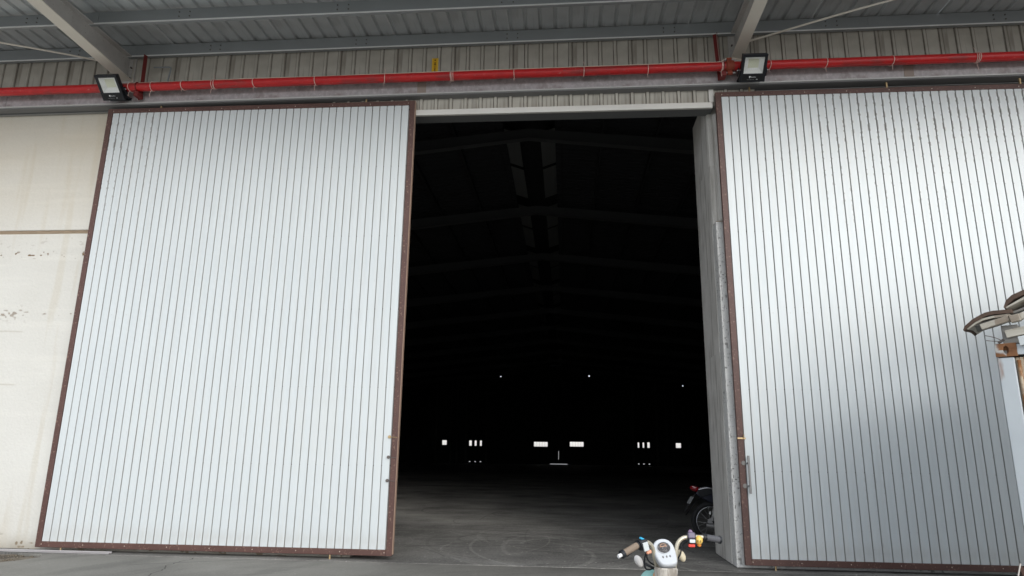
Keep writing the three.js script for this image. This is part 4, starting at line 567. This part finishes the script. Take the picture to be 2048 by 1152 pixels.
  // turn signals on stalks
  for (const [x, y, z, sx, a] of [[0.446, 0.893, 5.55, -1, 0.6], [0.714, 0.924, 5.5, 1, 0.5]]) { const g = new THREE.SphereGeometry(0.03, 20, 14); g.scale(0.78, 1.25, 0.7); g.rotateZ(sx < 0 ? 0.55 : 0.45); part('turn_signal', at(g, x, y, z), sx < 0 ? M(0.62, 0.60, 0.58, 0.4) : M(0.66, 0.58, 0.42, 0.4), s); part('signal_stalk', rod(P(x - sx * 0.02, y - 0.005, z), P(0.6 + sx * 0.035, 0.84, 5.54), 0.008, 8), mBlack, s); }
  part('brake_cable', tube([P(0.485, 0.985, 5.69), P(0.47, 0.92, 5.66), P(0.478, 0.865, 5.62), P(0.51, 0.85, 5.57), P(0.55, 0.86, 5.54)], 0.005, 30, 6), mBlack, s); part('brake_cable', tube([P(0.49, 0.99, 5.68), P(0.487, 0.93, 5.63), P(0.52, 0.885, 5.56), P(0.57, 0.86, 5.52)], 0.005, 30, 6), mBlack, s); part('brake_cable', tube([P(0.75, 1.02, 5.54), P(0.72, 0.99, 5.53), P(0.70, 0.93, 5.53), P(0.66, 0.88, 5.53)], 0.005, 30, 6), mBlack, s);
  // head shell and leg shield below, out of the picture
  { const pts = [[0.062, 0.872], [0.072, 0.862], [0.07, 0.83], [0.062, 0.76], [0.055, 0.6], [0.06, 0.45], [0.05, 0.34]].map(([r, y]) => new THREE.Vector2(r, y)).reverse(); const g = new THREE.LatheGeometry(pts, 28); g.scale(0.98, 1, 0.85); part('steering_shell', at(g, 0.602, 0, 5.60, 0, 0, 0), grime, s); }
  { const g = new THREE.SphereGeometry(0.075, 24, 16, 0, 6.283, 0, 1.7); g.scale(1, 0.8, 1); const c = part('headlight_shell', at(g, 0.535, 0.77, 5.44, 0, 0, 0.25), M(0.32, 0.60, 0.56, 0.4), s); const k = new THREE.SphereGeometry(0.056, 20, 12); k.scale(1, 0.7, 0.9); part('headlight_lens', at(k, 0.555, 0.785, 5.462), M(0.7, 0.38, 0.18, 0.4), c); }
  const wheel = (z, n) => { const w = sub('wheel', s); const t = new THREE.TorusGeometry(0.17, 0.04, 12, 36); t.rotateY(Math.PI / 2); t.translate(0, 0.21, z); part('tyre', t, mRubber, w); const r = rod(V(-0.025, 0.21, z), V(0.025, 0.21, z), 0.12, 24); part('rim', r, mSteel, w); };
  wheel(-0.2); wheel(0.95); part('fork', [rod(V(-0.05, 0.21, -0.2), V(-0.02, 0.42, -0.06), 0.016), rod(V(0.05, 0.21, -0.2), V(0.02, 0.42, -0.06), 0.016)], mSteel, s); part('deck', RB(-0.14, 0.14, 0.24, 0.3, 0.02, 0.7, 0.03, 3), grime, s); part('leg_shield', beamTo(V(0, 0.28, 0.06), V(0, 0.5, 0.0), 0.2, 0.05), white, s); part('body', RB(-0.12, 0.12, 0.28, 0.56, 0.5, 1.1, 0.05, 3), white, s); part('seat', RB(-0.13, 0.13, 0.57, 0.66, 0.45, 1.05, 0.04, 3), mBlack, s);
}
renderer.render(scene, camera);
